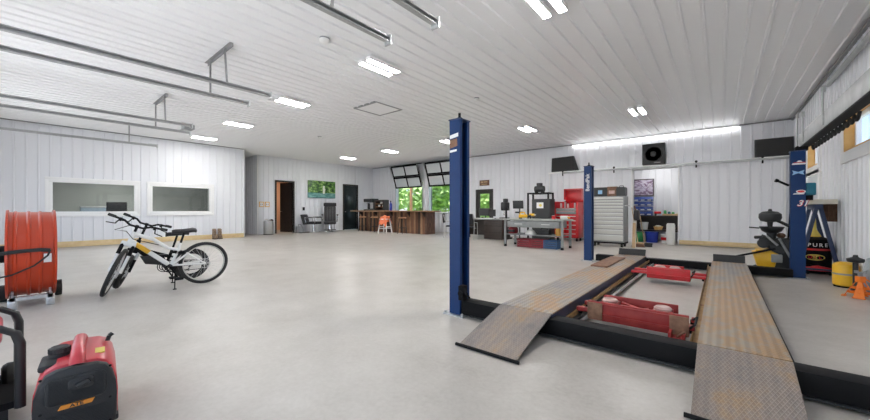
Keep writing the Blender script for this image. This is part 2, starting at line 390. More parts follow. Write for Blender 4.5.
# windows in the left wall are cut as gaps between panel rectangles (s = Y, t = Z)
W1, W2 = (.42, 2.42, .99, 2.03), (2.73, 4.62, .99, 2.03)
ribbed('wall_left', 'wall', (XL, 0, 0), Y, Z, X, [(-1., W1[0], 0, H), (W1[0], W1[1], 0, .99), (W1[0], W1[1], 2.03, H), (W1[1], W2[0], 0, H),
       (W2[0], W2[1], 0, .99), (W2[0], W2[1], 2.03, H), (W2[1], 5.77, 0, H)], t=.022)
MB().box(XL - .1, XL + .025, 5.77, 5.80, 0, H).build('trim_1', 'trim', kind='structure')
ribbed('wall_hallway', 'wall', (0, 6.8, 0), X, Z, (0, -1, 0), [(-22, XA, 0, H)], t=.022)
MB().box(-22, XL - .1, 5.65, 5.75, 0, H).box(-22.1, -22, 5.65, 6.85, 0, H).build('wall_hallway_near', 'wall', kind='structure')
D1, D2 = (7.66, 8.48, 2.47), (11.47, 12.35, 2.5)
ribbed('wall_alcove', 'wall', (XA, 0, 0), Y, Z, X, [(6.8, D1[0], 0, H), (D1[0], D1[1], D1[2], H), (D1[1], D2[0], 0, H), (D2[0], D2[1], D2[2], H), (D2[1], YB, 0, H)], t=.022)
MB().box(XA - .02, XA + .03, 6.77, 6.82, 0, H).build('trim_2', 'trim', kind='structure')
# back wall openings: two bar windows under glazed doors, back door, storage opening
G1, G2, BD, SO = (-14.12, -12.12, 1.02, 2.62), (-11.62, -9.6, 1.02, 2.62), (-8.74, -7.97, 0, 2.0), (-2.33, -1.06, 0, 2.5)
ribbed('wall_back', 'wall', (0, YB, 0), X, Z, (0, -1, 0), [
    (XA - .1, G1[0], 0, H), (G1[0], G1[1], 0, G1[2]), (G1[0], G1[1], G1[3], H), (G1[1], G2[0], 0, H), (G2[0], G2[1], 0, G2[2]), (G2[0], G2[1], G2[3], H),
    (G2[1], BD[0], 0, H), (BD[0], BD[1], BD[3], H), (BD[1], SO[0], 0, H), (SO[0], SO[1], SO[3], H), (SO[1], XR, 0, H)], t=.022)
# right wall with the two high windows (s = Y)
R1, R2 = (6.9, 8.42, 2.04, 2.62), (10.3, 11.4, 2.05, 2.85)
ribbed('wall_right', 'wall', (XR, 0, 0), Y, Z, (-1, 0, 0), [(-1., R1[0], 0, H), (R1[0], R1[1], 0, R1[2]), (R1[0], R1[1], R1[3], H), (R1[1], R2[0], 0, H),
       (R2[0], R2[1], 0, R2[2]), (R2[0], R2[1], R2[3], H), (R2[1], YB, 0, H)], t=.022)
# front wall behind the camera: four open overhead doorways between the ceiling tracks
b = MB(); xs = [-17.5, -13.0, -10.25, -9.25, -6.6, -5.8, -2.95, -2.2, .6, XR]
for i in range(0, len(xs), 2):
    if i < len(xs) - 1: b.box(xs[i], xs[i + 1], -1.1, -1., 0, H)
for i in range(1, len(xs) - 1, 2): b.box(xs[i], xs[i + 1], -1.1, -1., 2.95, H)
b.build('wall_front', 'wall', kind='structure')
# baseboards (treated pine) and trims
def base(name, *bx): MB().box(*bx, .004).build(name, 'pine', kind='structure')
base('baseboard_left', XL + .017, XL + .05, -1, 5.77, 0, .17)
base('baseboard_back', -9.65, -8.9, YB - .05, YB - .017, 0, .17)
MB().box(XA, -4.4, YB - .05, YB - .016, H - .05, H - .02).build('trim_4', 'trimgrey', kind='structure')
MB().box(.42, XR, YB - .05, YB - .016, H - .05, H - .02).build('trim_5', 'trimgrey', kind='structure')
MB().box(XL + .0, XL + .05, -1, 5.77, H - .045, H - .02).build('trim_6', 'trimgrey', kind='structure')
MB().box(XR - .06, XR - .016, -1, YB, H - .07, H - .02).build('trim_7', 'trimgrey', kind='structure')

# office behind the two interior windows
b = MB(); b.box(-19.2, -19.1, -1, 5.65, 0, 2.7).box(-19.2, XL - .1, -1.1, -1., 0, 2.7); b.build('wall_office', 'dark_room', kind='structure')
MB().box(-19.2, XL - .1, -1.1, 5.65, 2.7, 2.8).build('ceiling_office', 'dark_room', kind='structure')
def office_window(n, W, label_pane=None):
    o = struct('window_%d' % n); y0, y1, z0, z1 = W; b = MB(); q = .07
    for a in ((y0 - q, y1 + q, z1, z1 + q), (y0 - q, y1 + q, z0 - q, z0), (y0 - q, y0, z0, z1), (y1, y1 + q, z0, z1)): b.box(XL + .0, XL + .045, *a, .004)
    b.build('window_casing', 'trim', o)
    b = MB(); i = .085
    for a in ((y0, y1, z1 - i, z1), (y0, y1, z0, z0 + i), (y0, y0 + i, z0 + i, z1 - i), (y1 - i, y1, z0 + i, z1 - i)): b.box(XL - .08, XL + .03, *a, .004)
    b.build('window_sash', 'trim', o)
    MB().box(XL - .035, XL - .029, y0 + i, y1 - i, z0 + i, z1 - i).build('pane', 'officeglass', o)
office_window(1, W1); office_window(2, W2)
d = thing('office_desk', 'plain desk standing in the dim office behind the left interior window', 'desk', (-16.4, 1.6, 0))
MB().box(-.35, .35, -.8, .8, .9, .94).build('desk_top', 'greytote', d)
for sx in (-.3, .3):
    for sy in (-.75, .75): MB().box(sx - .025, sx + .025, sy - .025, sy + .025, 0, .9).build('leg', 'black', d)
p = thing('document_box', 'pale blue and white box on the desk behind the left interior window', 'box', (-16.25, 1.45, .94))
MB().box(-.15, .15, -.3, .3, 0, .26, .01).build('box_body', 'bluepaper', p); MB().box(-.16, .16, -.31, .31, .26, .31, .01).build('box_lid', 'paper', p)
p = thing('office_monitor', 'black monitor on the desk behind the left interior window', 'monitor', (-16.3, 2.05, .94))
MB().box(-.02, .02, -.27, .27, .12, .46, .008).build('screen', 'plastic', p); MB().box(-.07, .07, -.1, .1, 0, .015).box(-.01, .01, -.03, .03, .01, .14).build('monitor_stand', 'black', p)

# doors in the alcove
def door_frame(o, D, x=XA):
    y0, y1, z1 = D; q = .075; b = MB()
    for a in ((y0 - q, y0, 0, z1), (y1, y1 + q, 0, z1), (y0 - q, y1 + q, z1, z1 + q)): b.box(x - .1, x + .04, *a, .004)
    b.build('door_frame', 'doorframe', o)
o = struct('door_1'); door_frame(o, D1)
MX = Matrix.Translation((XA - .06, D1[1] - .02, 0)) @ Matrix.Rotation(math.radians(-74), 4, 'Z')
l = MB().box(-.045, 0, -.8, 0, .02, 2.48, mx=MX).build('door_leaf', 'darkwood', o)
MB().cyl(MX @ Vector((.0, -.72, 1.05)), MX @ Vector((.06, -.72, 1.05)), .014).bar(MX @ Vector((.055, -.73, 1.05)), MX @ Vector((.055, -.6, 1.05)), .015, .02).build('door_handle', 'chrome', l)
b = MB(); b.box(-19.2, -19.1, 6.85, 9.6, 0, 2.9).box(-19.1, XA - .12, 9.5, 9.6, 0, 2.9).box(-19.1, XA - .12, 6.85, 6.9, 0, 2.9); b.build('wall_washroom', 'peach', kind='structure')
MB().box(-19.2, XA - .1, 6.85, 9.6, 2.9, 3.).build('ceiling_washroom', 'trim', kind='structure')
t = thing('washroom_toilet', 'white toilet seen through the open dark door', 'toilet', (-18.0, 7.25, 0))
MB().lathe([(.11, 0), (.1, .2), (.19, .36), (.2, .41), (0, .41)], 20, Matrix.Diagonal((1.25, 1, 1, 1))).build('bowl', 'white', t)
MB().box(-.42, -.24, -.2, .2, .38, .8, .02).build('cistern', 'white', t)
MB().lathe([(.2, .41), (.205, .43), (.0, .44)], 20, Matrix.Diagonal((1.22, 1, 1, 1))).build('seat_lid', 'white', t)
o = struct('door_2'); door_frame(o, D2)
l = MB().box(XA - .06, XA - .01, D2[0], D2[1], .02, D2[2], .004).build('door_leaf', 'greendoor', o)
b = MB()
for z0, z1 in ((.25, 1.0), (1.15, 2.35)): b.box(XA - .012, XA - .004, D2[0] + .14, D2[1] - .14, z0, z1, .003)
b.build('door_panel', 'greendoor', l); MB().ball((XA + .04, D2[0] + .07, 1.02), .032).cyl((XA - .01, D2[0] + .07, 1.02), (XA + .03, D2[0] + .07, 1.02), .012).build('door_knob', 'chrome', l)
# back door with glass
o = struct('door_3'); b = MB(); x0, x1, _, z1 = BD; q = .07
for a in ((x0 - q, x0), (x1, x1 + q)): b.box(a[0], a[1], YB - .045, YB + .1, 0, z1)
b.box(x0 - q, x1 + q, YB - .045, YB + .1, z1, z1 + q).build('door_frame', 'doorframe', o)
b = MB(); b.box(x0, x0 + .13, YB, YB + .045, .02, z1).box(x1 - .13, x1, YB, YB + .045, .02, z1).box(x0 + .13, x1 - .13, YB, YB + .045, z1 - .13, z1).box(x0 + .13, x1 - .13, YB, YB + .045, .02, .75)
l = b.build('door_leaf', 'doorframe', o); MB().box(x0 + .13, x1 - .13, YB + .018, YB + .024, .75, z1 - .13).build('pane', 'glass', l)
MB().ball((x1 - .06, YB - .05, .98), .03).cyl((x1 - .06, YB, .98), (x1 - .06, YB - .05, .98), .012).build('door_knob', 'chrome', l)
# glazed sectional doors half raised over the bar windows
def bar_door(n, G):
    o = struct('door_%d' % n); x0, x1, z0, z1 = G
    b = MB(); b.box(x0 - .06, x0 + .0, YB - .06, YB + .08, z0, z1).box(x1, x1 + .06, YB - .06, YB + .08, z0, z1).box(x0 - .06, x1 + .06, YB - .1, YB + .12, z0 - .05, z0); b.build('door_jamb', 'trim', o)
    for x in (x0 - .02, x1 + .02):
        pts = [(x, YB - .09, z0), (x, YB - .09, 2.2), (x, YB - .16, 2.6), (x, YB - .34, 3.1), (x, YB - .56, 3.5)]
        b = MB()
        for p, q in zip(pts, pts[1:]): b.bar(p, q, .03, .055, (0, 1, .01))
        b.build('door_track', 'track', o)
    pA, pB = Vector((0, YB - .10, 2.33)), Vector((0, YB - .50, 3.52))
    n_ = (pB - pA).normalized(); mid = pA.lerp(pB, .5)
    for a, c in ((pA, mid - n_ * .006), (mid + n_ * .006, pB)):
        b = MB(); w = .075; L = (c - a).length; up = n_; out = Vector((1, 0, 0)).cross(up)
        m = Matrix((Vector((1, 0, 0)), up, out)).transposed().to_4x4(); m.translation = a
        xa, xb, xm = x0 + .0, x1 - .0, (x0 + x1) / 2
        b.box(xa, xb, 0, w, -.02, .02, mx=m).box(xa, xb, L - w, L, -.02, .02, mx=m)
        for x in (xa, xm - w / 2, xb - w): b.box(x, x + w, w, L - w, -.02, .02, mx=m)
        f = b.build('door_section', 'black', o)
        b = MB(); b.box(xa + w, xm - w / 2, w, L - w, -.004, .004, mx=m).box(xm + w / 2, xb - w, w, L - w, -.004, .004, mx=m); b.build('pane', 'frost', f)
    MB().cyl((x0 - .05, YB - .22, 3.58), (x1 + .05, YB - .22, 3.58), .02).build('spring_shaft', 'black', o)
bar_door(4, G1); bar_door(5, G2)
# right windows, deep pine jambs
def right_window(n, Rr, pane_m='glassflat'):
    o = struct('window_%d' % n); y0, y1, z0, z1 = Rr; b = MB(); q = .17
    for a in ((y0 - q, y1 + q, z1, z1 + q), (y0 - q, y1 + q, z0 - q, z0), (y0 - q, y0, z0, z1), (y1, y1 + q, z0, z1)): b.box(XR - .05, XR + .0, *a, .004)
    b.build('window_casing', 'trim', o)
    b = MB(); i = .025
    for a in ((y0, y1, z1 - i, z1), (y0, y1, z0, z0 + i), (y0, y0 + i, z0 + i, z1 - i), (y1 - i, y1, z0 + i, z1 - i)): b.box(XR - .04, XR + .13, *a)
    b.build('window_jamb', 'pineorange', o)
    b = MB(); k = .06
    for a in ((y0 + i, y1 - i, z1 - i - k, z1 - i), (y0 + i, y1 - i, z0 + i, z0 + i + k), (y0 + i, y0 + i + k, z0 + i, z1 - i), (y1 - i - k, y1 - i, z0 + i, z1 - i), ((y0 + y1) / 2 - k / 2, (y0 + y1) / 2 + k / 2, z0 + i, z1 - i)): b.box(XR + .07, XR + .13, *a)
    b.build('window_sash', 'trim', o)
    MB().box(XR + .095, XR + .101, y0 + i, y1 - i, z0 + i, z1 - i).build('pane', pane_m, o)
right_window(3, R1); right_window(4, R2)
o = struct('window_5'); b = MB()                 # white framed grey glazed panel under the far pine window
for a in ((10.2, 11.5, 1.86, 1.95), (10.2, 11.5, 1.2, 1.29), (10.2, 10.29, 1.29, 1.86), (11.41, 11.5, 1.29, 1.86)): b.box(XR - .05, XR + .01, *a, .004)
b.build('window_casing', 'trim', o); MB().box(XR - .03, XR - .02, 10.29, 11.41, 1.29, 1.86).build('pane', 'frost', o)
# storage room behind the back wall
ribbed('wall_storage', 'wall', (0, 14.85, 0), X, Z, (0, -1, 0), [(-4.2, .6, 0, 2.9)], t=.022)
MB().box(-4.2, -4.1, YB + .1, 14.85, 0, 2.9).build('wall_storage_left', 'wall', kind='structure')
MB().box(.5, .6, YB + .1, 14.85, 0, 2.9).build('wall_storage_right', 'wall', kind='structure')
MB().box(-4.2, .6, YB + .1, 14.95, 2.9, 3.0).build('ceiling_storage', 'trim', kind='structure')
b = MB(); x0, x1, _, z1 = SO
b.box(x0 - .06, x0, YB - .06, YB + .1, 0, z1).box(x1, x1 + .03, YB - .06, YB + .1, 0, z1).box(x0 - .06, x1 + .03, YB - .06, YB + .1, z1, z1 + .06).build('trim_8', 'trim', kind='structure')
# outdoors
MB().box(-30, 14, -22, -1.1, -.3, -.02).build('bounce_slab', mat('bounce_concrete', (.72, .72, .72), .8, noise=(2, (.78, .78, .78))), kind='structure')  # unseen pale slab, added to bounce sunlight up onto the ceiling
MB().box(-45, 12, YB + 2.2, 60, -.3, -.12).build('ground', 'grass', kind='structure')

# ------------------------------------------------------------------ ceiling fittings
def ceiling_light(x, y, label):
    t = thing('ceiling_light', label, 'ceiling light', (x, y, H - .085), 0, 'twin strip lights on the ceiling')
    for sx in (-.1, .1):
        h = MB().box(sx - .055, sx + .055, -.345, .345, .02, .066, .004).box(sx - .055, sx - .047, -.345, .345, 0, .02).box(sx + .047, sx + .055, -.345, .345, 0, .02).box(sx - .047, sx + .047, -.345, -.335, 0, .02).box(sx - .047, sx + .047, .335, .345, 0, .02).build('housing', 'trim', t)
        MB().box(sx - .046, sx + .046, -.334, .334, -.004, .019, .003).build('diffuser', 'lamp', h)
    return t
NEAR = ['twin strip light nearest the camera at the top edge, above the lift', 'twin strip light left of the smoke detector, nearer row, upper centre',
        'twin strip light on the ceiling right of the long near track pair', 'twin strip light in the nearer row above the right interior window', 'twin strip light in the nearer row, farthest left by the left wall']
FAR = ['twin strip light at right, above the square speaker and storage opening', 'twin strip light in the farther row above the red tool chest', 'twin strip light hidden partly by the near blue post',
       'twin strip light in the farther row above the wooden bar', 'twin strip light in the farther row above the landscape picture']
for i, x in enumerate((-1.6, -4.53, -7.55, -10.67, -13.6)):
    L = [None] * 2
    for j, (y, lab) in enumerate(((3.93, NEAR[i]), (9.82, FAR[i]))):
        if i == 0 and j == 0: lamp0 = ceiling_light(x, y, lab)
        else: dup(lamp0, (x, y, H - .085), 0, lab)
t = thing('attic_hatch', 'square white hatch panel flush in the ribbed ceiling', 'hatch', (-6.55, 5.63, H - .035))
b = MB()
for a in ((-.43, .43, -.43, -.38), (-.43, .43, .38, .43), (-.43, -.38, -.38, .38), (.38, .43, -.38, .38)): b.box(*a, 0, .034, .004)
b.build('hatch_frame', 'greysteel', t); MB().box(-.38, .38, -.38, .38, .008, .016).build('hatch_panel', 'ceil', t)
for x, y, r, lab in ((-4.5, 2.83, .075, 'round smoke detector on the ceiling at upper centre'), (-10.62, 6.5, .07, 'small round detector on the ceiling above the open dark door'), (-4.25, 6.55, .06, 'small round detector on the ceiling between near blue post and lift')):
    t = thing('smoke_detector', lab, 'smoke detector', (x, y, H - .075), 0, 'round detectors on the ceiling')
    MB().lathe([(0, .0), (r * .55, .0), (r * .9, .018), (r, .03), (r, .055)], 20).build('detector_cover', 'white', t)
    MB().lathe([(r * 1.02, .055), (r * 1.02, .072), (0, .072)], 20).build('detector_base', 'greytote', t)
# overhead door tracks running back along the ceiling; hung by angle-iron drops
def track(x, y1, label, hang_y=None, dx=0., z=3.05):
    t = thing('garage_door_track', label, 'door track', (x, 0, z), 0, 'overhead door tracks under the ceiling')
    prof = [(-.03, -.028), (.03, -.028), (.03, -.018), (-.02, -.018), (-.02, .018), (.03, .018), (.03, .028), (-.03, .028)]
    MB().prism(prof, -.98, y1, 'y').build('rail', 'track', t)
    MB().box(-.05, .05, y1 - .02, y1 + .0, -.06, .05).box(-.012, .012, y1 - .22, y1 - .02, .03, .05).build('end_stop', 'galv', t)
    if hang_y is not None:
        MB().bar((0, hang_y, .028), (dx, hang_y, H - z - .02), .03, .006, (0, 1, 0)).bar((.012, hang_y, .028), (dx + .012, hang_y, H - z - .02), .006, .03, (0, 1, 0)).build('hanger', 'track', t)
    return t
track(-5.83, 2.65, 'longest near ceiling track, upper one of the pair at left', 1.98, -.1)
track(-6.57, 2.6, 'ceiling track just below the longest near one, hung from the same bracket', 1.98, .0)
track(-9.3, 2.45, 'upper track of the farther pair at left, hung above the red fan', 1.95, -.1)
track(-10.18, 2.64, 'lower track of the farther pair at left, hung above the red fan', 1.95, .0)
track(-13.05, 2.55, 'lowest ceiling track at left, crossing the top of the left wall', 1.9)
track(-2.9, 2.65, 'ceiling track at the top edge, left of the short rightmost one', 1.9, .05)
track(-2.26, 2.72, 'short ceiling track at the top edge, farthest right of all', 1.6)
for x, w, y, lab in ((-6.2, .56, 1.98, 'angle iron hanger bar on the ceiling over the nearer pair of tracks'), (-9.75, .56, 1.95, 'angle iron hanger bar on the ceiling over the farther pair of tracks')):
    MB().box(x - w, x + w, y - .025, y + .025, H - .03, H - .022).box(x - w, x + w, y + .019, y + .025, H - .075, H - .03).build('hanger_bar', 'trimgrey', None, label=lab, category='bracket', group='hanger bars')
t = thing('track_opener_box', 'small grey motor box at the end of the farther pair of tracks', 'opener', (-9.52, 2.42, 2.99))
MB().box(-.13, .13, -.1, .1, 0, .1, .01).build('motor_housing', 'greysteel', t); MB().box(-.24, -.13, -.03, .03, .04, .07).box(.13, .2, -.02, .02, .03, .06).build('mount_arm', 'galv', t)

t = thing('cove_light', 'long white light strip where the back wall meets the ceiling, above the storage opening', 'light strip', (-2.0, YB - .05, H - .11))
MB().box(-2.4, 2.42, -.03, .03, .03, .085, .006).build('strip_housing', 'trim', t); MB().box(-2.38, 2.4, -.034, .02, .0, .03, .004).build('strip_diffuser', emit('cove_diffuser', (1, 1, 1), 5), t)

# ------------------------------------------------------------------ four-post lift
lift = thing('four_post_lift', 'blue four-post car lift with worn steel runways lowered on the floor', 'car lift', (-.65, 5.5, 0))
def W(b, name, m, parent, **k): return b.build(name, m, parent, world=True, **k)
HL = 2.1
def post(x, y, inward, h, k):
    s = inward; b = MB()
    poly = [(x - s * h, y - k), (x + s * h, y - k), (x + s * h, y - k * .5), (x + s * (h - .008), y - k * .5), (x + s * (h - .008), y - k + .008), (x - s * (h - .008), y - k + .008),
            (x - s * (h - .008), y + k - .008), (x + s * (h - .008), y + k - .008), (x + s * (h - .008), y + k * .5), (x + s * h, y + k * .5), (x + s * h, y + k), (x - s * h, y + k)]
    b.prism(poly, .014, HL - .02, 'z'); p = W(b, 'post', 'blue', lift)
    W(MB().box(x - .13, x + .13, y - .13, y + .13, 0, .014), 'base_plate', 'galv', p)
    W(MB().box(x - h - .008, x + h + .008, y - k - .008, y + k + .008, HL - .02, HL - .008), 'post_cap', 'navy', p)
    W(MB().cyl((x, y, HL - .01), (x, y, HL + .07), .014).cyl((x, y, HL + .0), (x, y, HL + .02), .03, seg=6), 'cable_stud', 'black', p)
    W(MB().box(x - .02, x + .02, y - .045, y + .045, .03, HL - .05), 'lock_ladder', 'black', p)
    b = MB()
    for dx in (-.108, .108):
        for dy in (-.108, .108): b.cyl((x + dx, y + dy, .014), (x + dx, y + dy, .036), .014, seg=6)
    W(b, 'anchor_bolt', 'galv', p)
    return p
p_fl, p_rl, p_rr, p_fr = post(-2.178, 3.02, 1, .068, .09), post(-2.245, 8.0, 1, .08, .09), post(.965, 8.14, -1, .085, .07), post(.965, 3.02, -1, .085, .07)
def crossbeam(y0, y1, z0, z1):
    b = MB(); b.box(-2.1, .9, y0, y1, z0, z1, .006); c = W(b, 'crossbeam', 'black', lift)
    b = MB(); b.box(-1.98, .78, y0 - .022, y0, z0, z0 + .012); W(b, 'beam_lip', 'graphite', c)
    return c
crossbeam(2.94, 3.1, .02, .166); crossbeam(7.98, 8.16, .02, .15)
b = MB()
b.box(-2.08, -2.02, 2.86, 2.94, .19, .34, .004).bar((-2.05, 2.9, .33), (-1.96, 2.85, .27), .018, .018).bar((-2.05, 2.9, .28), (-1.93, 2.85, .24), .014, .014).cyl((-2.05, 2.85, .26), (-2.05, 2.94, .26), .03)
W(b, 'lock_latch', 'black', lift)
def runway(x0, x1):
    r = W(MB().box(x0, x1, 2.99, 7.98, .188, .2), 'runway', 'tread', lift)
    b = MB(); b.box(x0, x0 + .01, 2.99, 7.98, .06, .187).box(x1 - .01, x1, 2.99, 7.98, .06, .187); W(b, 'runway_side', 'navy', r)
    W(MB().box(*((x1, x1 + .05) if x0 > -1 else (x0 - .05, x0)), 3.12, 7.9, .07, .085), 'runway_flange', 'black', r)
    W(MB().box(x0 + .012, x1 - .012, 3.1, 7.9, .165, .187), 'runway_stiffener', 'black', r)
    # approach ramp: hinged tread plate with side gussets and a foot bar
    m = Matrix.Identity(4); a, c = Vector((0, 2.975, .2)), Vector((0, 2.29, .018)); d = (c - a)
    q = W(MB().prism([(a.y, a.z), (c.y, c.z), (c.y, c.z - .012), (a.y, a.z - .012)], x0, x1, 'x'), 'approach_ramp', 'ramp', lift)
    b = MB()
    for x in (x0 + .03, x1 - .04): b.prism([(a.y - .03, a.z - .02), (c.y + .12, c.z + .018), (a.y - .06, a.z - .09)], x, x + .008, 'x')
    W(b, 'ramp_gusset', 'black', q)
    W(MB().cyl((x0 - .03, 2.285, .014), (x1 + .03, 2.285, .014), .013, seg=10), 'ramp_foot_bar', 'black', q)
    b = MB()
    for i in range(5): w = (x1 - x0) / 5; b.cyl((x0 + i * w + .02, 2.982, .186), (x0 + (i + 1) * w - .02, 2.982, .186), .011, seg=8)
    W(b, 'ramp_hinge', 'galv', q)
    s = W(MB().prism([(7.93, .2), (7.98, .2), (8.05, .31), (8.04, .32), (8.0, .315)], x0 + .015, x1 - .015, 'x'), 'wheel_stop', 'graphite', lift)
    W(MB().box(x0 + .05, x1 - .05, 7.95, 8.0, .2, .235), 'stop_bracket', 'black', s)
    return r
runway(-1.655, -1.15); runway(-.125, .335)
# jack rails bolted along the inner runway edges
def railset(xa, sgn):
    W(MB().box(*sorted((xa, xa + sgn * .055)), 3.03, 7.96, .085, .095).box(*sorted((xa + sgn * .05, xa + sgn * .056)), 3.03, 7.96, .085, .125), 'jack_rail', 'rust', lift)
railset(-1.149, 1); railset(-.126, -1)
W(MB().cyl((-1.03, 3.06, .05), (-1.03, 7.95, .05), .018), 'air_line', 'galv', lift)
W(MB().tube([(-1.06, 3.05, .06), (-1.065, 4.2, .065), (-1.06, 5.6, .06), (-1.065, 7.9, .06)], .009), 'cable', 'rubber', lift)
# decals on the posts
def decal(parent, cx, y, z, w, h, kind):
    F = face_mx((cx, y, z), X, Z)
    return F
def rr_decals():
    y = 8.14 - .0715; cx = .965; par = p_rr
    b = MB(); b.prism([(cx - .075, 1.86), (cx + .08, 1.86), (cx + .09, 1.885), (cx - .065, 1.885)], y, y + .001, 'y'); b.prism([(cx - .02, 1.9), (cx + .05, 1.9), (cx + .03, 1.925), (cx, 1.925)], y, y + .001, 'y'); W(b, 'white_decal', 'whitetext', par)
    W(MB().prism([(cx - .06, 1.887), (cx + .09, 1.887), (cx + .075, 1.898), (cx - .045, 1.898)], y, y + .001, 'y'), 'red_decal', 'redtext', par)
    b = MB(); b.prism([(cx - .07, 1.69), (cx, 1.72), (cx + .07, 1.69), (cx + .055, 1.73), (cx + .07, 1.77), (cx, 1.74), (cx - .07, 1.77), (cx - .055, 1.73)], y, y + .001, 'y'); W(b, 'bowtie_decal', 'logoblue', par)
    b = MB(); b.prism([(cx + .03 + .055 * math.cos(a), 1.42 + .028 * math.sin(a)) for a in [k / 20 * 2 * PI for k in range(20)]], y, y + .001, 'y').prism([(cx - .06, 1.375), (cx + .06, 1.375), (cx + .075, 1.392), (cx - .05, 1.392)], y, y + .001, 'y'); W(b, 'oval_decal', 'whitetext', par)
    W(MB().prism([(cx + .03 + .042 * math.cos(a), 1.42 + .018 * math.sin(a)) for a in [k / 20 * 2 * PI for k in range(20)]], y - .001, y, 'y'), 'red_decal', 'redtext', par)
    fw = Matrix.Translation((0, 0, 0)) @ INV[lift.name]
    lettering('31', .13, 'redtext', par, fw @ face_mx((cx + .048, y - .0015, 1.225), X, Z), extrude=.001, shear=.35, bold=.006)
    lettering('31', .13, 'whitetext', par, fw @ face_mx((cx + .045, y - .0035, 1.228), X, Z), extrude=.001, shear=.35, bold=.002)
rr_decals()
y = 3.02 - .0915; b = MB(); b.prism([(-2.24, 1.88), (-2.13, 1.9), (-2.13, 1.94), (-2.24, 1.92)], y, y + .001, 'y'); W(b, 'white_decal', 'whitetext', p_fl); b = MB(); b.prism([(-2.24, 1.735), (-2.15, 1.745), (-2.15, 1.765), (-2.24, 1.76)], y, y + .001, 'y'); W(b, 'white_decal', 'whitetext', p_fl)
W(MB().prism([(-2.238, 1.78), (-2.14, 1.80), (-2.145, 1.88), (-2.238, 1.87)], y - .001, y, 'y'), 'red_decal', 'rustplate', p_fl)
fw = INV[lift.name]
lettering('BendPak', .11, 'whitetext', p_rl, fw @ face_mx((-2.245, 8.0 - .0925, 1.72), Z, (-1, 0, 0)), extrude=.001, bold=.002)
# overhead cable tray bolted across the tops of the two right posts
W(MB().box(1.0, 1.11, 2.9, 8.5, 2.17, 2.37, .006), 'overhead_rail', 'railgrey', lift)
W(MB().box(1.005, 1.105, 2.9, 8.4, 2.15, 2.17), 'overhead_rail_underside', 'black', lift)
for yy in (8.14, 3.02): W(MB().box(.93, 1.08, yy - .06, yy + .06, HL - .01, 2.152), 'rail_bracket', 'black', lift)
b = MB()
for k in range(13):
    y0 = 5.7 + k * .19; b.tube([(1.135, y0 + .19 * q / 8, 2.17 - .075 * math.sin(PI * q / 8)) for q in range(9)], .016, 6)
W(b, 'festoon_cable', 'rubber', lift)
for yy, h in ((8.42, .34), (6.5, .28), (7.9, .26)): W(MB().box(.985, 1.0, yy - .035, yy + .035, 2.2, 2.4 + h, .003).box(.98, 1.015, yy - .02, yy + .02, 2.4 + h - .06, 2.4 + h + .02), 'hanger_strap', 'track', lift)
W(MB().bar((.85, 8.0, 1.52), (.72, 7.97, 1.6), .03, .03).cyl((.72, 7.97, 1.6), (.69, 7.965, 1.615), .028), 'release_lever', 'black', lift)
W(MB().box(1.05, 1.17, 8.1, 8.24, 1.36, 1.56, .015), 'power_unit', 'teal', lift); W(MB().cyl((1.1, 8.17, 1.28), (1.1, 8.17, 1.36), .045), 'pump_motor', 'black', lift)

def rolling_jack(name, label, y, xl, xr, main, hx0, hx1, dep, z1, worn=True):
    t = thing(name, label, 'rolling jack', (0, y, 0), 0, 'red rolling bridge jacks on the lift')
    zb = .10
    MB().box(hx0, hx1, 0, .03, zb - .02, z1, .005).build('front_beam', main, t)
    MB().box(hx0, hx1, -.012, 0, zb + .025, zb + .045).box(hx0, hx1, -.012, 0, z1 - .035, z1 - .015).build('beam_rib', main, t)
    MB().box(hx0 + .05, hx1 - .1, dep - .03, dep, zb, z1 - .01, .005).build('rear_beam', main, t)
    MB().box(hx0, hx1, .03, dep - .03, zb - .02, zb).build('base_pan', 'rustplate', t)
    for a in (hx0 - .0, hx1 - .13) if worn else (): MB().box(a, a + .13, -.02, -.008, zb - .01, z1 - .01, .003).build('end_plate', 'rustplate', t)
    for a in (hx0 + .15, hx1 - .2):
        s = MB().box(a - .075, a + .075, dep * .5 - .09, dep * .5 + .09, zb, z1 - .03, .005).build('jack_saddle', main, t)
        MB().lathe([(.068, z1 - .03), (.07, z1 - .012), (.055, z1 + .002), (0, z1 + .004)], 18, Matrix.Translation((a, dep * .5, 0))).build('lift_pad', 'padw', s)
    MB().bar((hx0 + .24, dep * .5 - .05, zb + .05), (hx1 - .3, dep * .5 - .05, z1 - .04), .05, .03).bar((hx0 + .24, dep * .5 + .05, z1 - .04), (hx1 - .3, dep * .5 + .05, zb + .05), .05, .03).build('scissor_arm', main, t)
    for a, e in ((xl, hx0), (hx1, xr)):
        for q in (.04, dep - .1): MB().box(a, e, q, q + .06, .128, .165, .004).build('slide_arm', main, t)
    for a in (xl + .03, xr - .03):
        for q in (.07, dep - .07):
            MB().cyl((a - .014, q, .122), (a + .014, q, .122), .026).build('roller', 'black', t)
    if worn: MB().box(hx1 - .13, hx1 - .02, -.13, -.02, .02, .09, .006).box(hx1 - .13, hx1 - .11, -.13, -.02, .09, .13).box(hx1 - .04, hx1 - .02, -.13, -.02, .09, .13).build('foot_valve', main, t)
    if worn: MB().bar((hx1 - .075, -.08, .09), (hx1 - .02, -.14, .16), .02, .012).build('pedal', 'rustplate', t)
    MB().tube([(hx1, .05, .14), (hx1 + .04, -.03, .2), (hx1 + .05, .06, .24), (hx1 + .02, .12, .2)], .009).build('air_hose', 'rubber', t)
    return t
rolling_jack('rolling_jack', 'dull red rolling jack with rusty end plates, nearer of two between the runways', 3.46, -1.1, -.165, 'jackred', -.98, -.2, .4, .255)
rolling_jack('rolling_jack', 'brighter red rolling jack at the far end between the runways', 6.15, -1.1, -.165, 'jackredb', -.88, -.34, .42, .25, False)
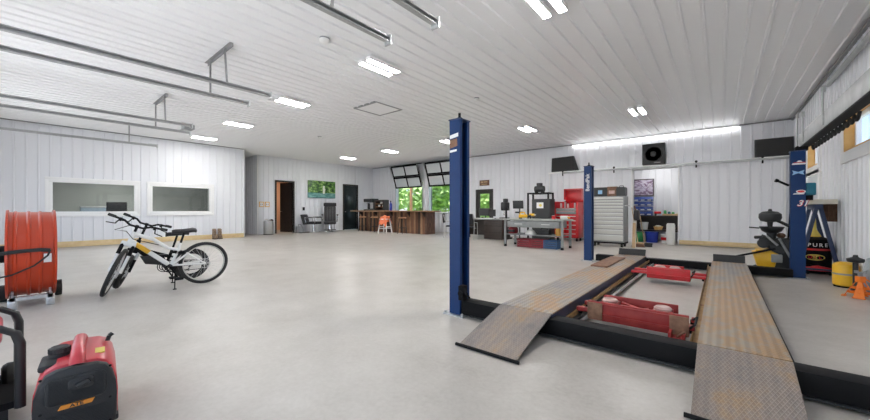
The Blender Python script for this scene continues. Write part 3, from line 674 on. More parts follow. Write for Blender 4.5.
MB().box(-1.645, -1.39, 5.95, 7.3, .2, .222, .003).build('loose_plank', 'rustplate', None, label='flat brown plank lying on the far end of the left runway', category='plank')

# ------------------------------------------------------------------ drum fan
fan = thing('drum_fan', 'orange barrel fan on wheels by the left edge', 'fan', (-6.45, .0, 0))
y0, y1, R, zc = -.15, .235, .5, .6
MXF = Matrix.Translation((0, 0, zc)) @ Matrix.Rotation(-PI / 2, 4, 'X')
pr = [(R + .02, y0), (R + .022, y0 + .02), (R - .004, y0 + .025)]
for c in (-.08, .02, .11): pr += [(R - .004, c - .018), (R + .006, c - .008), (R + .006, c + .008), (R - .004, c + .018)]
pr += [(R - .004, y1 - .03), (R + .022, y1 - .02), (R + .02, y1), (R - .03, y1), (R - .03, y0), (R + .02, y0)]
MB().lathe(pr, 64, MXF).build('drum', 'fanorange', fan)
for yy, nm in ((y1 - .006, 'front_guard'), (y0 + .006, 'rear_guard')):
    b = MB()
    for q in (.1, .17, .24, .31, .38, .45): b.torus((0, yy, zc), Y, q, .003, 40, 5)
    for k in range(8):
        a = k / 8 * 2 * PI; b.cyl((.07 * math.cos(a), yy, zc + .07 * math.sin(a)), (.472 * math.cos(a), yy, zc + .472 * math.sin(a)), .004, seg=6)
    b.cyl((0, yy - .004, zc), (0, yy + .004, zc), .075, seg=24); b.build(nm, 'black', fan)
m = MB().cyl((0, -.2, zc), (0, .02, zc), .1, seg=20).bar((0, -.1, zc - .46), (0, -.1, zc - .1), .06, .03).bar((0, -.1, zc + .46), (0, -.1, zc + .1), .06, .03).build('motor', 'black', fan)
for k in range(4):
    Q = Matrix.Translation((0, .08, zc)) @ Matrix.Rotation(k * PI / 2 + .4, 4, 'Y') @ Matrix.Rotation(.5, 4, 'Z')
    MB().prism([(-.06, .06), (.06, .06), (.12, .42), (-.1, .42)], -.003, .003, 'y', Q).build('blade', 'steel', fan)
b = MB(); b.box(-.36, .36, y0 + .03, y0 + .07, .09, .13).box(-.36, .36, y1 - .07, y1 - .03, .09, .13).box(.28, .36, y0 + .03, y1 - .03, .09, .13).box(-.36, -.28, y0 + .03, y1 - .03, .09, .13)
for sx in (-.3, .3):
    for yy in (y0 + .05, y1 - .05): b.prism([(sx - .05, .13), (sx + .05, .13), (sx + .03 * (1 if sx < 0 else -1), .22)], yy - .01, yy + .01, 'y')
b.build('base_frame', 'galv', fan)
for yy in (y0 + .05, y1 - .05): MB().box(.3, .36, yy - .035, yy + .035, 0, .1, .004).build('leg', 'galv', fan)
for yy in (y0 - .03, y1 + .04):
    w = MB().cyl((-.28, yy - .03, .1), (-.28, yy + .03, .1), .1, seg=28).build('wheel', 'rubber', fan); MB().cyl((-.28, yy - .034, .1), (-.28, yy + .034, .1), .045).build('wheel_hub', 'greysteel', w)
def on_drum(a, y, r=R + .004): return (r * math.cos(a), y, zc + r * math.sin(a))
b = MB(); b._new([on_drum(.04, .13), on_drum(.04, .19), on_drum(-.16, .19), on_drum(-.16, .13)], [(0, 1, 2, 3)]); b.build('warning_sticker', 'paper', fan)
MB().tube([(.35, -.9, .52), (.52, -.6, .58), (.56, -.38, .61), on_drum(.10, -.14, R + .03), on_drum(.12, -.05, R + .026), on_drum(.13, .1, R + .03), on_drum(.11, .18, R + .035)], .021, 8).build('cord_sleeve', 'rubber', fan)
MB().tube([on_drum(.11, .18, R + .02), on_drum(0., .16, R + .03), on_drum(-.2, .06, R + .035), on_drum(-.36, -.1, R + .045), on_drum(-.42, -.28, R + .06), (.5, -.55, .33), (.42, -.8, .25)], .009, 6).build('power_cord', 'rubber', fan)

# ------------------------------------------------------------------ portable generators
def squash(t, k):
    for o in t.children_recursive: o.data.transform(Matrix.Diagonal((1, 1, k, 1)))
def inverter_generator():
    t = thing('inverter_generator', 'red and black portable generator with carry handle, standing in the foreground', 'generator', (-2.42, .16, 0), math.radians(84))
    w, h, L = .148, .45, .5
    side = [(-w, .04)] + [(-w, .22), (-w + .004, .3), (-w + .016, .37), (-w + .04, .418), (-w + .075, .438), (0, .446), (w - .075, .438), (w - .04, .418), (w - .016, .37), (w - .004, .3), (w, .22)] + [(w, .04)]
    MB().prism(side, .03, L - .03, 'y', bev=.018).build('housing', 'genred', t)
    ins = [(p * .97, .03 + (q - .03) * .965) for p, q in side]
    fr = MB().prism(ins, -.012, .04, 'y', bev=.02).build('front_panel', 'graphite', t)
    inn = rrect(-.105, .105, .225, .385, .035)
    b = MB().prism(inn, -.02, -.005, 'y', bev=.006); b.build('grille_surround', 'graphite', fr)
    b = MB()
    for k in range(19):
        z = .238 + k * .0075
        b.box(-.094, -.01 if z > .3 else .094, -.024, -.018, z, z + .0035)
        if z > .3: b.box(.06, .094, -.024, -.018, z, z + .0035)
    b.build('air_grille', 'plastic', fr)
    b = MB()
    for k in range(13): b.box(-.11, .11, -.016, -.01, .06 + k * .009, .0645 + k * .009)
    b.build('air_grille', 'plastic', fr)
    MB().prism(rrect(-.03, .06, .30, .37, .02), -.026, -.018, 'y', bev=.003).build('recoil_cover', 'graphite', fr)
    MB().bar((.0, -.035, .322), (.045, -.035, .345), .028, .02, (0, 1, 0), .006).cyl((.022, -.018, .334), (.022, -.036, .334), .012).build('starter_grip', 'plastic', fr)
    MB().prism([(-.062, .203), (.052, .203), (.062, .226), (-.052, .226)], -.024, -.01, 'y').build('badge_plate', 'badge', fr)
    lettering('ATE', .026, 'plastic', fr, face_mx((0, -.0245, .2145), X, Z), extrude=.0008, bold=.0008)
    b = MB()
    for x in (-.118, .118):
        for z in (.39, .2, .06): b.cyl((x, -.014, z), (x, -.006, z), .006, seg=10)
    b.build('panel_screw', 'black', fr)
    # carry handle: arched red grip along the top
    pth = [(0, .03, .425), (0, .045, .455), (0, .08, .482), (0, .13, .492), (0, .25, .488), (0, .36, .48), (0, .42, .46), (0, .45, .43)]
    MB().tube(pth, [.03, .029, .027, .025, .024, .025, .028, .03], 12).build('carry_handle', 'genred', t)
    c = MB().lathe([(.04, .425), (.04, .46), (.036, .462), (.036, .492), (.03, .498), (0, .498)], 24, Matrix.Translation((-.07, .2, 0))).build('fuel_cap', 'plastic', t)
    b = MB()
    for k in range(16): a = k / 16 * 2 * PI; b.box(-.004, .004, -.003, .003, -.0 + .463, .49, mx=Matrix.Translation((-.07 + .037 * math.cos(a), .2 + .037 * math.sin(a), 0)))
    b.build('cap_knurl', 'plastic', c)
    MB().box(-.135, -.05, .07, .26, .40, .437, .012).build('fuel_deck', 'graphite', t)
    b = MB(); b.box(.018, .068, .12, .21, .4375, .4425, mx=Matrix.Translation((0, 0, 0)) @ Matrix.Rotation(math.radians(4), 4, 'Y')); b.build('warning_sticker', 'yellowlabel', t)
    MB().cyl((.11, .37, .42), (.118, .375, .452), .011).cyl((.118, .375, .452), (.132, .38, .462), .013).build('choke_lever', 'plastic', t)
    for sx in (-.1, .1):
        for sy in (.06, .44): MB().box(sx - .03, sx + .03, sy - .03, sy + .03, 0, .045, .008).build('foot', 'rubber', t)
    MB().box(-w - .002, w + .002, .0, L - .02, .04, .075, .008).build('base_skirt', 'plastic', t)
    MB().prism([(a * .96, c) for a, c in ins], L - .035, L - .005, 'y', bev=.02).build('rear_panel', 'graphite', t)
    squash(t, .835)
inverter_generator()
def frame_generator():
    t = thing('portable_generator', 'tube-framed portable generator cut off by the left edge, foreground', 'generator', (-2.86, -.29, 0), math.radians(91))
    def hoop(y): return [(-.27, y, .09), (-.27, y, .52), (-.255, y, .59), (-.2, y, .64), (-.1, y, .655), (.1, y, .655), (.2, y, .64), (.255, y, .59), (.27, y, .52), (.27, y, .09)]
    for y in (0, .56): MB().tube(hoop(y), .021, 12).build('frame_hoop', 'plastic', t)
    for x in (-.27, .27):
        for z in (.1, .38): MB().cyl((x, 0, z), (x, .56, z), .016).build('frame_rail', 'plastic', t)
    MB().box(-.21, .21, .08, .5, .48, .63, .05, 4).build('fuel_tank', 'genred', t); MB().lathe([(.05, .63), (.05, .655), (0, .66)], 20, Matrix.Translation((.06, .3, 0))).build('fuel_cap', 'plastic', t)
    p = MB().box(-.2, .2, .02, .07, .16, .46, .012).build('control_panel', 'cream', t)
    b = MB()
    for x, z in ((-.12, .25), (0, .25), (.12, .25), (.06, .38)): b.cyl((x, .012, z), (x, .025, z), .032)
    b.build('outlet', 'plastic', p)
    MB().box(-.19, .19, .1, .5, .14, .45, .03).build('engine_block', 'graphite', t)
    MB().box(-.25, .25, .02, .54, .085, .13).build('base_tray', 'black', t)
    for sx in (-.2, .2): MB().box(sx - .03, sx + .03, .02, .08, 0, .085).build('foot', 'rubber', t)
    for sx in (-.235, .235):
        w = MB().torus((sx, .46, .12), X, .085, .034, 32, 10).build('wheel', 'rubber', t); MB().cyl((sx - .02, .46, .12), (sx + .02, .46, .12), .06, seg=20).cyl((min(sx, 0), .46, .12), (max(sx, 0), .46, .12), .012).build('wheel_rim', 'greysteel', w)
    squash(t, .79)
frame_generator()

# ------------------------------------------------------------------ bicycles (local: x forward, y left, z up, rear contact at origin)
def rotp(p, piv, ax, a): return Quaternion(ax, a) @ (Vector(p) - piv) + piv
def bicycle(name, label, loc, heading, lean, steer, wb, R, tire, frame, full_susp, bar_h, bar_w, saddle, kick, fork_m, sad_x):
    t = thing(name, label, 'bicycle', loc, heading)
    LM = Matrix.Rotation(lean, 4, 'X'); ha = math.radians(70); ax = Vector((-math.cos(ha), 0, math.sin(ha))); piv = Vector((wb - .03, 0, R))
    def fin(b): b.bm.transform(LM); return b
    def st(b):
        q = Quaternion(ax, steer); b.bm.transform(Matrix.Translation(piv) @ q.to_matrix().to_4x4() @ Matrix.Translation(-piv)); b.bm.transform(LM); return b
    def wheel(cx, f, nm):
        b = MB().torus((cx, 0, R), Y, R - tire, tire, 56, 10); w = f(b).build(nm, 'tire', t)
        b = MB(); b.torus((cx, 0, R), Y, R - 2 * tire - .004, .011, 56, 8); f(b).build('rim', 'silver' if full_susp else 'black', w)
        b = MB().cyl((cx, -.05, R), (cx, .05, R), .018)
        for k in range(28):
            a = k / 28 * 2 * PI; e = R - 2 * tire - .006; s = .035 if k % 2 else -.035; aa = a + (.25 if k % 4 < 2 else -.25)
            b.cyl((cx + .02 * math.cos(aa), s, R + .02 * math.sin(aa)), (cx + e * math.cos(a), 0, R + e * math.sin(a)), .0016, seg=4)
        f(b).build('spokes', 'steel', w)
        b = MB().torus((cx, .04, R), Y, .07, .004, 28, 6)
        for k in range(4): a = k * PI / 2; b.bar((cx, .04, R), (cx + .07 * math.cos(a), .04, R + .07 * math.sin(a)), .01, .003, (0, 1, 0))
        f(b).build('brake_disc', 'steel', w)
        return w
    wheel(0, fin, 'rear_wheel'); wheel(wb, st, 'front_wheel')
    # fork and head: steering axis passes just behind the front axle
    def on_ax(d): return piv + ax * d
    crown = on_ax(R * 1.16); top = on_ax(bar_h - R + .0)
    b = MB()
    for s in (-1, 1):
        b.cyl((wb, s * .058, R), crown + Vector((.0, s * .058, 0)), .018, seg=12)
    b.bar(crown + Vector((0, -.08, 0)), crown + Vector((0, .08, 0)), .05, .045, (1, 0, 0), .01)
    f = st(b).build('fork', fork_m, t)
    b = MB()
    for s in (-1, 1): a = Vector((wb, s * .058, R)); c = crown + Vector((0, s * .058, 0)); b.cyl(a.lerp(c, .62), a.lerp(c, .98), .0225, seg=12)
    st(b).build('fork_stanchion', 'black' if full_susp else 'steel', f)
    h0, h1 = on_ax(R * 1.24), on_ax(R * 1.24 + .15)
    b = MB().cyl(h0, h1, .027); st(b).build('head_tube', frame, t)
    stem_t = on_ax((bar_h - .32) if bar_h > .9 else bar_h - .2)
    stem_f = stem_t + Vector((.07, 0, .03))
    b = MB().cyl(h1, stem_t, .016).bar(stem_t, stem_f, .035, .04, (0, 0, 1), .006); st(b).build('stem', 'black', t)
    w2 = bar_w / 2; b = MB(); c = stem_f
    b.tube([c + Vector((-.05, w2, .04)), c + Vector((-.02, w2 * .45, .035)), c + Vector((0, .07, 0)), c, c + Vector((0, -.07, 0)), c + Vector((-.02, -w2 * .45, .035)), c + Vector((-.05, -w2, .04))], .0135, 10)
    hb = st(b).build('handlebar', 'black', t)
    for s in (-1, 1):
        b = MB().cyl(c + Vector((-.042, s * w2 * .78, .04)), c + Vector((-.054, s * (w2 + .01), .041)), .0185, seg=12); st(b).build('grip', 'rubber', hb)
        b = MB().bar(c + Vector((-.03, s * w2 * .62, .03)), c + Vector((.03, s * w2 * .68, -.015)), .012, .01).bar(c + Vector((.03, s * w2 * .68, -.015)), c + Vector((.025, s * w2 * .97, -.03)), .012, .008).box(-.02, .02, -.015, .015, -.02, .015, mx=Matrix.Translation(c + Vector((-.03, s * w2 * .6, .03))))
        st(b).build('brake_lever', 'black', hb)
    hm = (h0 + h1) / 2; hs = Quaternion(ax, 0)
    bb = Vector((.43 * wb / 1.06, 0, R * .95)); seat = Vector((sad_x, 0, saddle))
    if full_susp:
        sb = Vector((.32, 0, .55))
        b = MB(); b.bar(h0 + Vector((0, 0, .03)), bb + Vector((.02, 0, .04)), .046, .058, (0, 0, 1), .016)
        dt = fin(b).build('down_tube', frame, t)
        b = MB(); p, q = h0 + Vector((0, 0, .03)), bb + Vector((.02, 0, .04)); b.bar(p.lerp(q, .12), p.lerp(q, .5), .048, .06, (0, 0, 1), .016); fin(b).build('decal_band', 'decal', dt)
        b = MB().tube([h1 - ax * .03, h1.lerp(sb, .4) + Vector((0, 0, .0)), sb + Vector((.12, 0, .03)), sb], [.024, .024, .021, .019], 12); fin(b).build('top_tube', frame, t)
        b = MB().cyl(bb + Vector((-.01, 0, .04)), sb, .02).cyl(sb, sb + (seat - sb) * .35, .02); fin(b).build('seat_tube', frame, t)
        b = MB()
        for s in (-1, 1):
            b.cyl((0, s * .06, R), bb + Vector((-.02, s * .035, .03)), .013, seg=10).cyl((0, s * .06, R), (.22, s * .04, R + .17), .012, seg=10).cyl((.22, s * .04, R + .17), bb + Vector((-.03, s * .035, .05)), .013, seg=10)
        b.cyl((.22, -.05, R + .17), (.22, .05, R + .17), .016); fin(b).build('swing_arm', frame, t)
        b = MB().cyl((.23, 0, R + .175), (.40, 0, R + .2), .017).tube([(.25 + .12 * k / 40, .028 * math.cos(k * 1.2), R + .178 + .0176 * k / 40 + .028 * math.sin(k * 1.2)) for k in range(41)], .005, 5)
        fin(b).build('shock_absorber', 'black', t)
        b = MB().tube([(.0, -.09, R + .15), (.1, -.085, R + .2), (.2, -.07, R + .17)], .012, 6); fin(b).build('rear_mudguard', 'black', t)
        b = MB().tube([c + Vector((0, .05, 0)), c + Vector((.16, .09, -.05)), h1 + Vector((.09, .06, .02)), h0 + Vector((-.03, .05, .05)), h0 + Vector((-.3, .04, -.05))], .005, 5); fin(b).build('brake_cable', 'black', t)
    else:
        sb = Vector((.27, 0, .44))
        b = MB().bar(h0 + Vector((0, 0, .02)), bb + Vector((.02, 0, .05)), .07, .07, (0, 0, 1), .02).bar(h0 + Vector((-.06, 0, -.0)), sb + Vector((0, 0, -.05)), .04, .05, (0, 0, 1), .01).cyl(bb, sb + (seat - sb) * .2, .021)
        for s in (-1, 1): b.cyl((0, s * .07, R), bb + Vector((0, s * .05, .02)), .014).cyl((0, s * .07, R), sb + Vector((0, s * .03, -.04)), .012)
        fin(b).build('frame', frame, t)
        b = MB().prism([(bb.x - .02, R + .02), (h0.x - .12, R + .07), (h0.x - .06, R + .19), (bb.x + .03, R + .2)], -.055, .055, 'y', bev=.02); fin(b).build('battery_case', 'plastic', t)
    b = MB().cyl(sb + (seat - sb) * .2, seat + Vector((0, 0, -.04)), .0145); fin(b).build('seat_post', 'black', t)
    S = seat; b = MB()
    prof = [(-.14, .075, .0), (-.11, .085, .008), (-.04, .07, .0), (.03, .035, -.004), (.10, .02, -.004), (.145, .012, -.012)]
    rings = []
    for x, hw, dz in prof:
        rings.append([b.bm.verts.new(S + Vector((x, hw * math.cos(k / 12 * 2 * PI), dz + (.022 if math.sin(k / 12 * 2 * PI) > 0 else .04) * math.sin(k / 12 * 2 * PI)))) for k in range(12)])
    for A, B in zip(rings, rings[1:]):
        for k in range(12): b.bm.faces.new((A[k], A[(k + 1) % 12], B[(k + 1) % 12], B[k]))
    b.bm.faces.new(rings[0]); b.bm.faces.new(rings[-1][::-1]); fin(b).build('saddle', 'leather', t)
    b = MB().cyl((bb.x, -.07, bb.z), (bb.x, .07, bb.z), .02).torus((bb.x, -.05, bb.z), Y, .085, .006, 36, 6).torus((bb.x, -.05, bb.z), Y, .06, .006, 30, 6)
    cs = fin(b).build('crankset', 'black', t); ca = math.radians(-118)
    for s, a in ((1, ca), (-1, ca + PI)):
        e = Vector((bb.x + .165 * math.cos(a), s * .085, bb.z + .165 * math.sin(a)))
        b = MB().bar((bb.x, s * .075, bb.z), e, .02, .024, (0, 1, 0), .004); fin(b).build('crank_arm', 'black', cs)
        b = MB().box(-.05, .05, -.045, .045, -.012, .012, .004, mx=Matrix.Translation(e + Vector((0, s * .055, 0)))); fin(b).build('pedal', 'black', cs)
    b = MB().tube([(bb.x + .0, -.05, bb.z + .085), (0, -.045, R + .035)], .005, 5).tube([(bb.x, -.05, bb.z - .085), (.03, -.045, R - .1), (-.02, -.045, R - .03)], .005, 5).cyl((0, -.05, R), (0, -.03, R), .045, .03, 20).bar((.0, -.06, R - .02), (.02, -.06, R - .13), .02, .02)
    fin(b).build('chain', 'black', t)
    # kickstand: foot solved to touch the floor after the lean
    k0 = LM @ Vector((.36 if full_susp else .25, .03, R * .92)); k1 = Vector((k0.x + .03, k0.y + kick, .006))
    MB().cyl(k0, k1, .008, .007).box(-.02, .02, -.012, .012, -.006, .006, mx=Matrix.Translation(k1)).build('kickstand', 'black', t)
    return t
bicycle('mountain_bike', 'white full-suspension mountain bike with gold decals, leaning on its kickstand', (-6.07, 1.74, 0.003), math.radians(-93), math.radians(-7), math.radians(76), 1.02, .32, .024, 'bikewhite', True, .94, .62, .83, .14, 'bikewhite', .26)
bicycle('folding_bike', 'black small-wheeled electric bicycle parked behind the white mountain bike', (-6.62, 1.72, 0.003), math.radians(-90), math.radians(-6), math.radians(72), .84, .25, .036, 'black', False, 1.02, .56, .76, .12, 'black', .2)

# ------------------------------------------------------------------ along the left and alcove walls
for yy, lab in ((-.09, 'brown ankle boot standing against the left wall, nearer the interior windows'), (.09, 'brown ankle boot standing against the left wall, nearer the wall end')):
    t = thing('work_boot', lab, 'boot', (-14.93, 4.74 + yy, 0), 0, 'pair of boots by the left wall')
    MB().prism([(-.06, 0.01), (.1, 0.01), (.13, .05), (.1, .1), (.02, .14), (.015, .38), (-.09, .4), (-.09, .03)], -.06, .06, 'y', bev=.015).build('boot_upper', 'cardboard', t)
    MB().box(-.1, .135, -.062, .062, 0, .025, .004).build('boot_sole', 'rubber', t)
for y0, lab in ((6.86, 'orange-edged light switch plate, left one above the trash can'), (7.12, 'orange-edged light switch plate, right one beside the dark open door')):
    t = thing('switch_plate', lab, 'light switch', (XA + .03, y0 + .1, 1.26), 0, 'switch plates above the trash can')
    MB().box(-.012, .004, -.11, .11, 0, .24, .004).build('switch_frame', 'pineorange', t); MB().box(.004, .012, -.075, .075, .035, .205, .003).build('switch_plate_face', 'white', t)
    for yy in (-.035, .035): MB().box(.012, .02, yy - .012, yy + .012, .09, .15).build('toggle', 'greytote', t)
t = thing('outlet_box', 'small dark outlet box on the wall beside the landscape picture', 'outlet', (XA + .03, 9.03, 1.1)); MB().box(-.01, .03, -.05, .05, 0, .16, .005).build('outlet_housing', 'graphite', t); MB().box(.03, .033, -.03, .03, .03, .13).build('outlet_face', 'plastic', t)
t = thing('trash_can', 'round stainless steel trash can standing by the alcove corner', 'trash can', (-15.85, 7.1, 0))
MB().lathe([(.2, .02), (.205, .03), (.205, .62), (.2, .625), (.0, .625)], 32).build('can_body', 'steel', t); MB().lathe([(.21, 0), (.21, .03), (0, .03)], 32).build('base_ring', 'plastic', t)
MB().lathe([(.208, .625), (.208, .66), (.16, .70), (.12, .71), (0, .70)], 32).build('can_lid', 'chrome', t)
t = thing('landscape_picture', 'wide unframed landscape picture of green trees and pale water on the alcove wall', 'picture', (XA + .02, 10.06, 1.75))
MB().box(0, .05, -.8, .8, 0, .9, .004).build('canvas', 'landscape', t)
# barber chair and a second black armchair
t = thing('barber_chair', 'tall black reclining chair with curved armrests beneath the landscape picture', 'chair', (-15.35, 9.98, 0), math.radians(57))
b = MB(); b.lathe([(.3, 0), (.3, .03), (.24, .06), (.09, .09), (.07, .4), (0, .4)], 28); b.build('pedestal', 'chrome', t)
MB().box(-.3, .3, -.3, .28, .4, .56, .05, 3).build('seat', 'leather', t)
bk = MB().box(-.29, .29, .2, .34, .5, 1.34, .05, 3, mx=Matrix.Translation((0, .0, 0)) @ Matrix.Rotation(-.12, 4, 'X')).build('backrest', 'leather', t)
b = MB()
for x in (-.14, 0, .14): b.box(x - .004, x + .004, .185, .2, .58, 1.3, mx=Matrix.Rotation(-.12, 4, 'X'))
b.build('stitching', 'greytote', bk)
MB().box(-.32, .32, .36, .46, 1.3, 1.5, .05, 3).build('headrest', 'leather', t)
for s in (-1, 1):
    a = MB().tube([(s * .34, .28, .5), (s * .36, .3, .78), (s * .37, .2, .86), (s * .37, -.1, .86), (s * .36, -.3, .8), (s * .35, -.34, .66), (s * .34, -.25, .52)], .022, 8).build('arm_frame', 'chrome', t)
    MB().box(s * .37 - .045, s * .37 + .045, -.2, .2, .86, .91, .02).build('arm_pad', 'leather', a)
MB().bar((-.2, -.3, .42), (-.2, -.52, .16), .03, .03).bar((.2, -.3, .42), (.2, -.52, .16), .03, .03).box(-.28, .28, -.62, -.46, .12, .16, .01).build('footrest', 'leather', t)
t = thing('salon_chair', 'low black armchair tilted back, left of the tall reclining chair', 'chair', (-15.55, 9.2, 0), math.radians(118))
MB().lathe([(.26, 0), (.26, .03), (.06, .07), (.04, .42), (0, .42)], 24).build('pedestal', 'chrome', t)
MB().box(-.27, .27, -.28, .26, .42, .55, .045, 3).build('seat', 'leather', t)
MB().box(-.26, .26, .22, .33, .5, 1.02, .04, 3, mx=Matrix.Rotation(-.3, 4, 'X')).build('backrest', 'leather', t)
for s in (-1, 1):
    a = MB().tube([(s * .3, .26, .5), (s * .33, .3, .74), (s * .33, -.22, .74), (s * .3, -.24, .5)], .02, 8).build('arm_frame', 'chrome', t); MB().box(s * .33 - .04, s * .33 + .04, -.2, .24, .745, .785, .015).build('arm_pad', 'leather', a)
t = thing('storage_tote', 'small grey tote slumped against the wall below the picture', 'bag', (-16.05, 8.72, 0)); MB().prism([(-.12, 0), (.12, 0), (.13, .12), (.08, .3), (-.08, .32), (-.13, .16)], -.15, .15, 'y', bev=.03).build('bag_body', 'greytote', t); MB().tube([(0, -.08, .29), (0, -.07, .4), (0, .07, .4), (0, .08, .29)], .012).build('bag_handle', 'plastic', t)
MB().box(-16.2, -15.65, 8.5, 9.7, 0, .012, .003).build('floor_mat', 'rubber', None, label='flat black floor mat under the grey tote by the wall', category='mat')

# ------------------------------------------------------------------ plank bar
bar = thing('plank_bar', 'long bar clad in reclaimed brown planks before the raised glass doors', 'bar', (-12.6, 12.05, 0))
MB().box(-2.68, 2.27, -.3, .3, 0, 1.03).build('plank_front', 'planks', bar)
b = MB()
for k in range(-18, 16): b.box(k * .145 - .003, k * .145 + .003, -.306, -.299, .0, 1.03)
b.build('plank_batten', 'darkwood', bar)
MB().box(-3.1, 2.5, -.58, .46, 1.03, 1.095, .01).build('bar_top', 'bartop', bar)
b = MB()
for x in (-2.4, -1.2, 0, 1.2, 2.15): b.prism([(-.3, 1.03), (-.52, 1.03), (-.3, .8)], x - .03, x + .03, 'x')
b.build('top_bracket', 'darkwood', bar)
def stool(x, y, label, src=None):
    if src is not None: return dup(src, (x, y, 0), None, label)
    t = thing('bar_stool', label, 'stool', (x, y, 0), 0, 'bar stools along the plank bar')
    MB().lathe([(0, .72), (.18, .72), (.195, .735), (.195, .765), (.17, .78), (0, .775)], 24).build('seat', 'seatwood', t)
    for k in range(4):
        a = PI / 4 + k * PI / 2; MB().cyl((.12 * math.cos(a), .12 * math.sin(a), .72), (.22 * math.cos(a), .22 * math.sin(a), 0), .014, seg=8).build('leg', 'graphite', t)
    MB().torus((0, 0, .28), Z, .185, .01, 28, 6).build('foot_ring', 'graphite', t)
    return t
s0 = stool(-14.45, 11.35, 'wood-topped bar stool at the left end of the plank bar')
stool(-13.5, 11.35, 'second wood-topped bar stool from the left, beside the coral draped stool', s0)
stool(-11.5, 11.35, 'wood-topped bar stool right of the coral draped stool, before bare planks', s0)
t = thing('white_stool', 'white four-legged stool draped with a coral cloth at the bar', 'stool', (-12.42, 11.1, 0), .25)
MB().box(-.2, .2, -.2, .2, .66, .7, .012).build('seat', 'white', t)
for sx in (-1, 1):
    for sy in (-1, 1): MB().bar((sx * .16, sy * .16, .66), (sx * .24, sy * .24, 0), .045, .045).build('leg', 'white', t)
b = MB(); b.box(-.2, .2, -.215, -.185, .22, .26).box(-.2, .2, .185, .215, .22, .26).box(-.215, -.185, -.2, .2, .3, .34).box(.185, .215, -.2, .2, .3, .34); b.build('stretcher', 'white', t)
t2 = thing('draped_cloth', 'crumpled coral cloth hanging over the white stool', 'cloth', (-12.42, 11.1, .7), .25)
b = MB(); n = 14; V = []
for i in range(n + 1):
    for j in range(n + 1):
        u, v = i / n - .5, j / n - .5; x, y = u * .62, v * .74; ex = max(abs(x) - .21, 0) + max(abs(y) - .21, 0)
        V.append((x * (.72 if ex > 0 else 1) * 1.0, y * (.8 if ex > 0 else 1), .02 + .05 * math.sin(u * 11 + 2) * math.cos(v * 9) + .09 * max(0, u) + (.1 if ex == 0 else 0) * .7 * (1 - 3 * (u * u + v * v)) - ex * (1.9 if v < 0 else 1.2) + (.02 if ex > 0 else .03)))
b._new(V, [(i * (n + 1) + j, (i + 1) * (n + 1) + j, (i + 1) * (n + 1) + j + 1, i * (n + 1) + j + 1) for i in range(n) for j in range(n)])
o = b.build('cloth_drape', 'coral', t2); sm = o.modifiers.new('thickness', 'SOLIDIFY'); sm.thickness = .012
# appliances standing on the bar
t = thing('espresso_machine', 'tall black and steel coffee machine at left on the bar', 'coffee machine', (-14.75, 12.15, 1.095))
MB().box(-.36, .36, -.22, .24, 0, .06, .01).box(-.36, .36, .05, .24, .06, .62, .015).box(-.36, .36, -.22, .24, .46, .64, .02).build('machine_body', 'plastic', t)
MB().box(-.1, .14, .03, .045, .1, .44).build('steel_panel', 'steel', t); MB().cyl((0, -.12, .38), (0, -.12, .46), .035).bar((0, -.14, .4), (0, -.3, .39), .025, .025).build('brew_head', 'chrome', t); MB().box(-.26, .26, -.2, .03, .06, .075).build('drip_tray', 'steel', t)
t = thing('toaster_oven', 'brown-black oven with lighter shelves standing mid-left on the bar', 'oven', (-13.85, 12.15, 1.095))
b = MB(); b.box(-.34, .34, -.2, .2, 0, .05).box(-.34, .34, -.2, .2, .5, .56).box(-.34, -.29, -.2, .2, .05, .5).box(.29, .34, -.2, .2, .05, .5).box(-.29, .29, .16, .2, .05, .5); b.build('cabinet', 'darkwood', t)
for z in (.18, .34): MB().box(-.29, .29, -.17, .16, z, z + .02).build('rack', 'seatwood', t)
for x, z, lab in ((-.15, .2, 'white mug at left on the lower rack of the brown-black oven'), (.02, .36, 'white mug on the upper rack of the brown-black oven'), (.17, .2, 'white mug at right on the lower rack of the brown-black oven')):
    q = thing('mug', lab, 'mug', (-13.85 + x, 12.1, 1.095 + z), 0, 'mugs in the oven'); MB().lathe([(0, 0), (.05, 0), (.055, .1), (.048, .1), (.045, .01), (0, .01)], 14).build('mug_body', 'paper', q); MB().tube([(.05, 0, .02), (.085, 0, .035), (.085, 0, .07), (.053, 0, .085)], .008, 6).build('mug_handle', 'paper', q)
t = thing('blue_bottle', 'dark blue bottle on the bar near the left window opening', 'bottle', (-13.1, 12.1, 1.095))
MB().lathe([(0, 0), (.07, 0), (.072, .02), (.072, .3), (.05, .37), (.028, .4), (.028, .46), (0, .46)], 20).build('bottle_body', 'bluetub', t); MB().lathe([(.032, .45), (.032, .5), (0, .5)], 14).build('bottle_cap', 'black', t)

# ------------------------------------------------------------------ office corner by the back wall
t = thing('wall_sign', 'small brown plaque on the wall above the glazed back door', 'sign', (-8.34, YB - .05, 2.24))
MB().box(-.25, .25, 0, .03, 0, .25, .004).build('plaque', 'brown', t); b = MB(); b.box(-.19, -.06, -.004, 0, .12, .2).box(-.03, .17, -.004, 0, .14, .19).box(-.15, .15, -.004, 0, .05, .08); b.build('plaque_relief', 'handlewood', t)
desk = thing('black_desk', 'black L-shaped office desk with grey top near the back door', 'desk', (-7.1, 11.45, 0))
MB().box(-.95, .98, -.3, .42, .75, .79, .006).build('desk_top', 'greysteel', desk); MB().box(.18, .95, -.27, .38, .03, .75, .006).build('pedestal_cabinet', 'darkwood', desk)
MB().box(-.92, -.88, -.27, .38, .0, .75).build('end_panel', 'darkwood', desk); MB().box(-.88, .18, .30, .33, .12, .75).build('modesty_panel', 'darkwood', desk)
b = MB()
for z in (.28, .52): b.box(.19, .94, -.278, -.27, z, z + .008)
b.build('drawer_seam', 'black', desk)
for x in (.3, .75): MB().box(x - .06, x + .06, -.295, -.27, .62, .64).build('drawer_pull', 'graphite', desk)
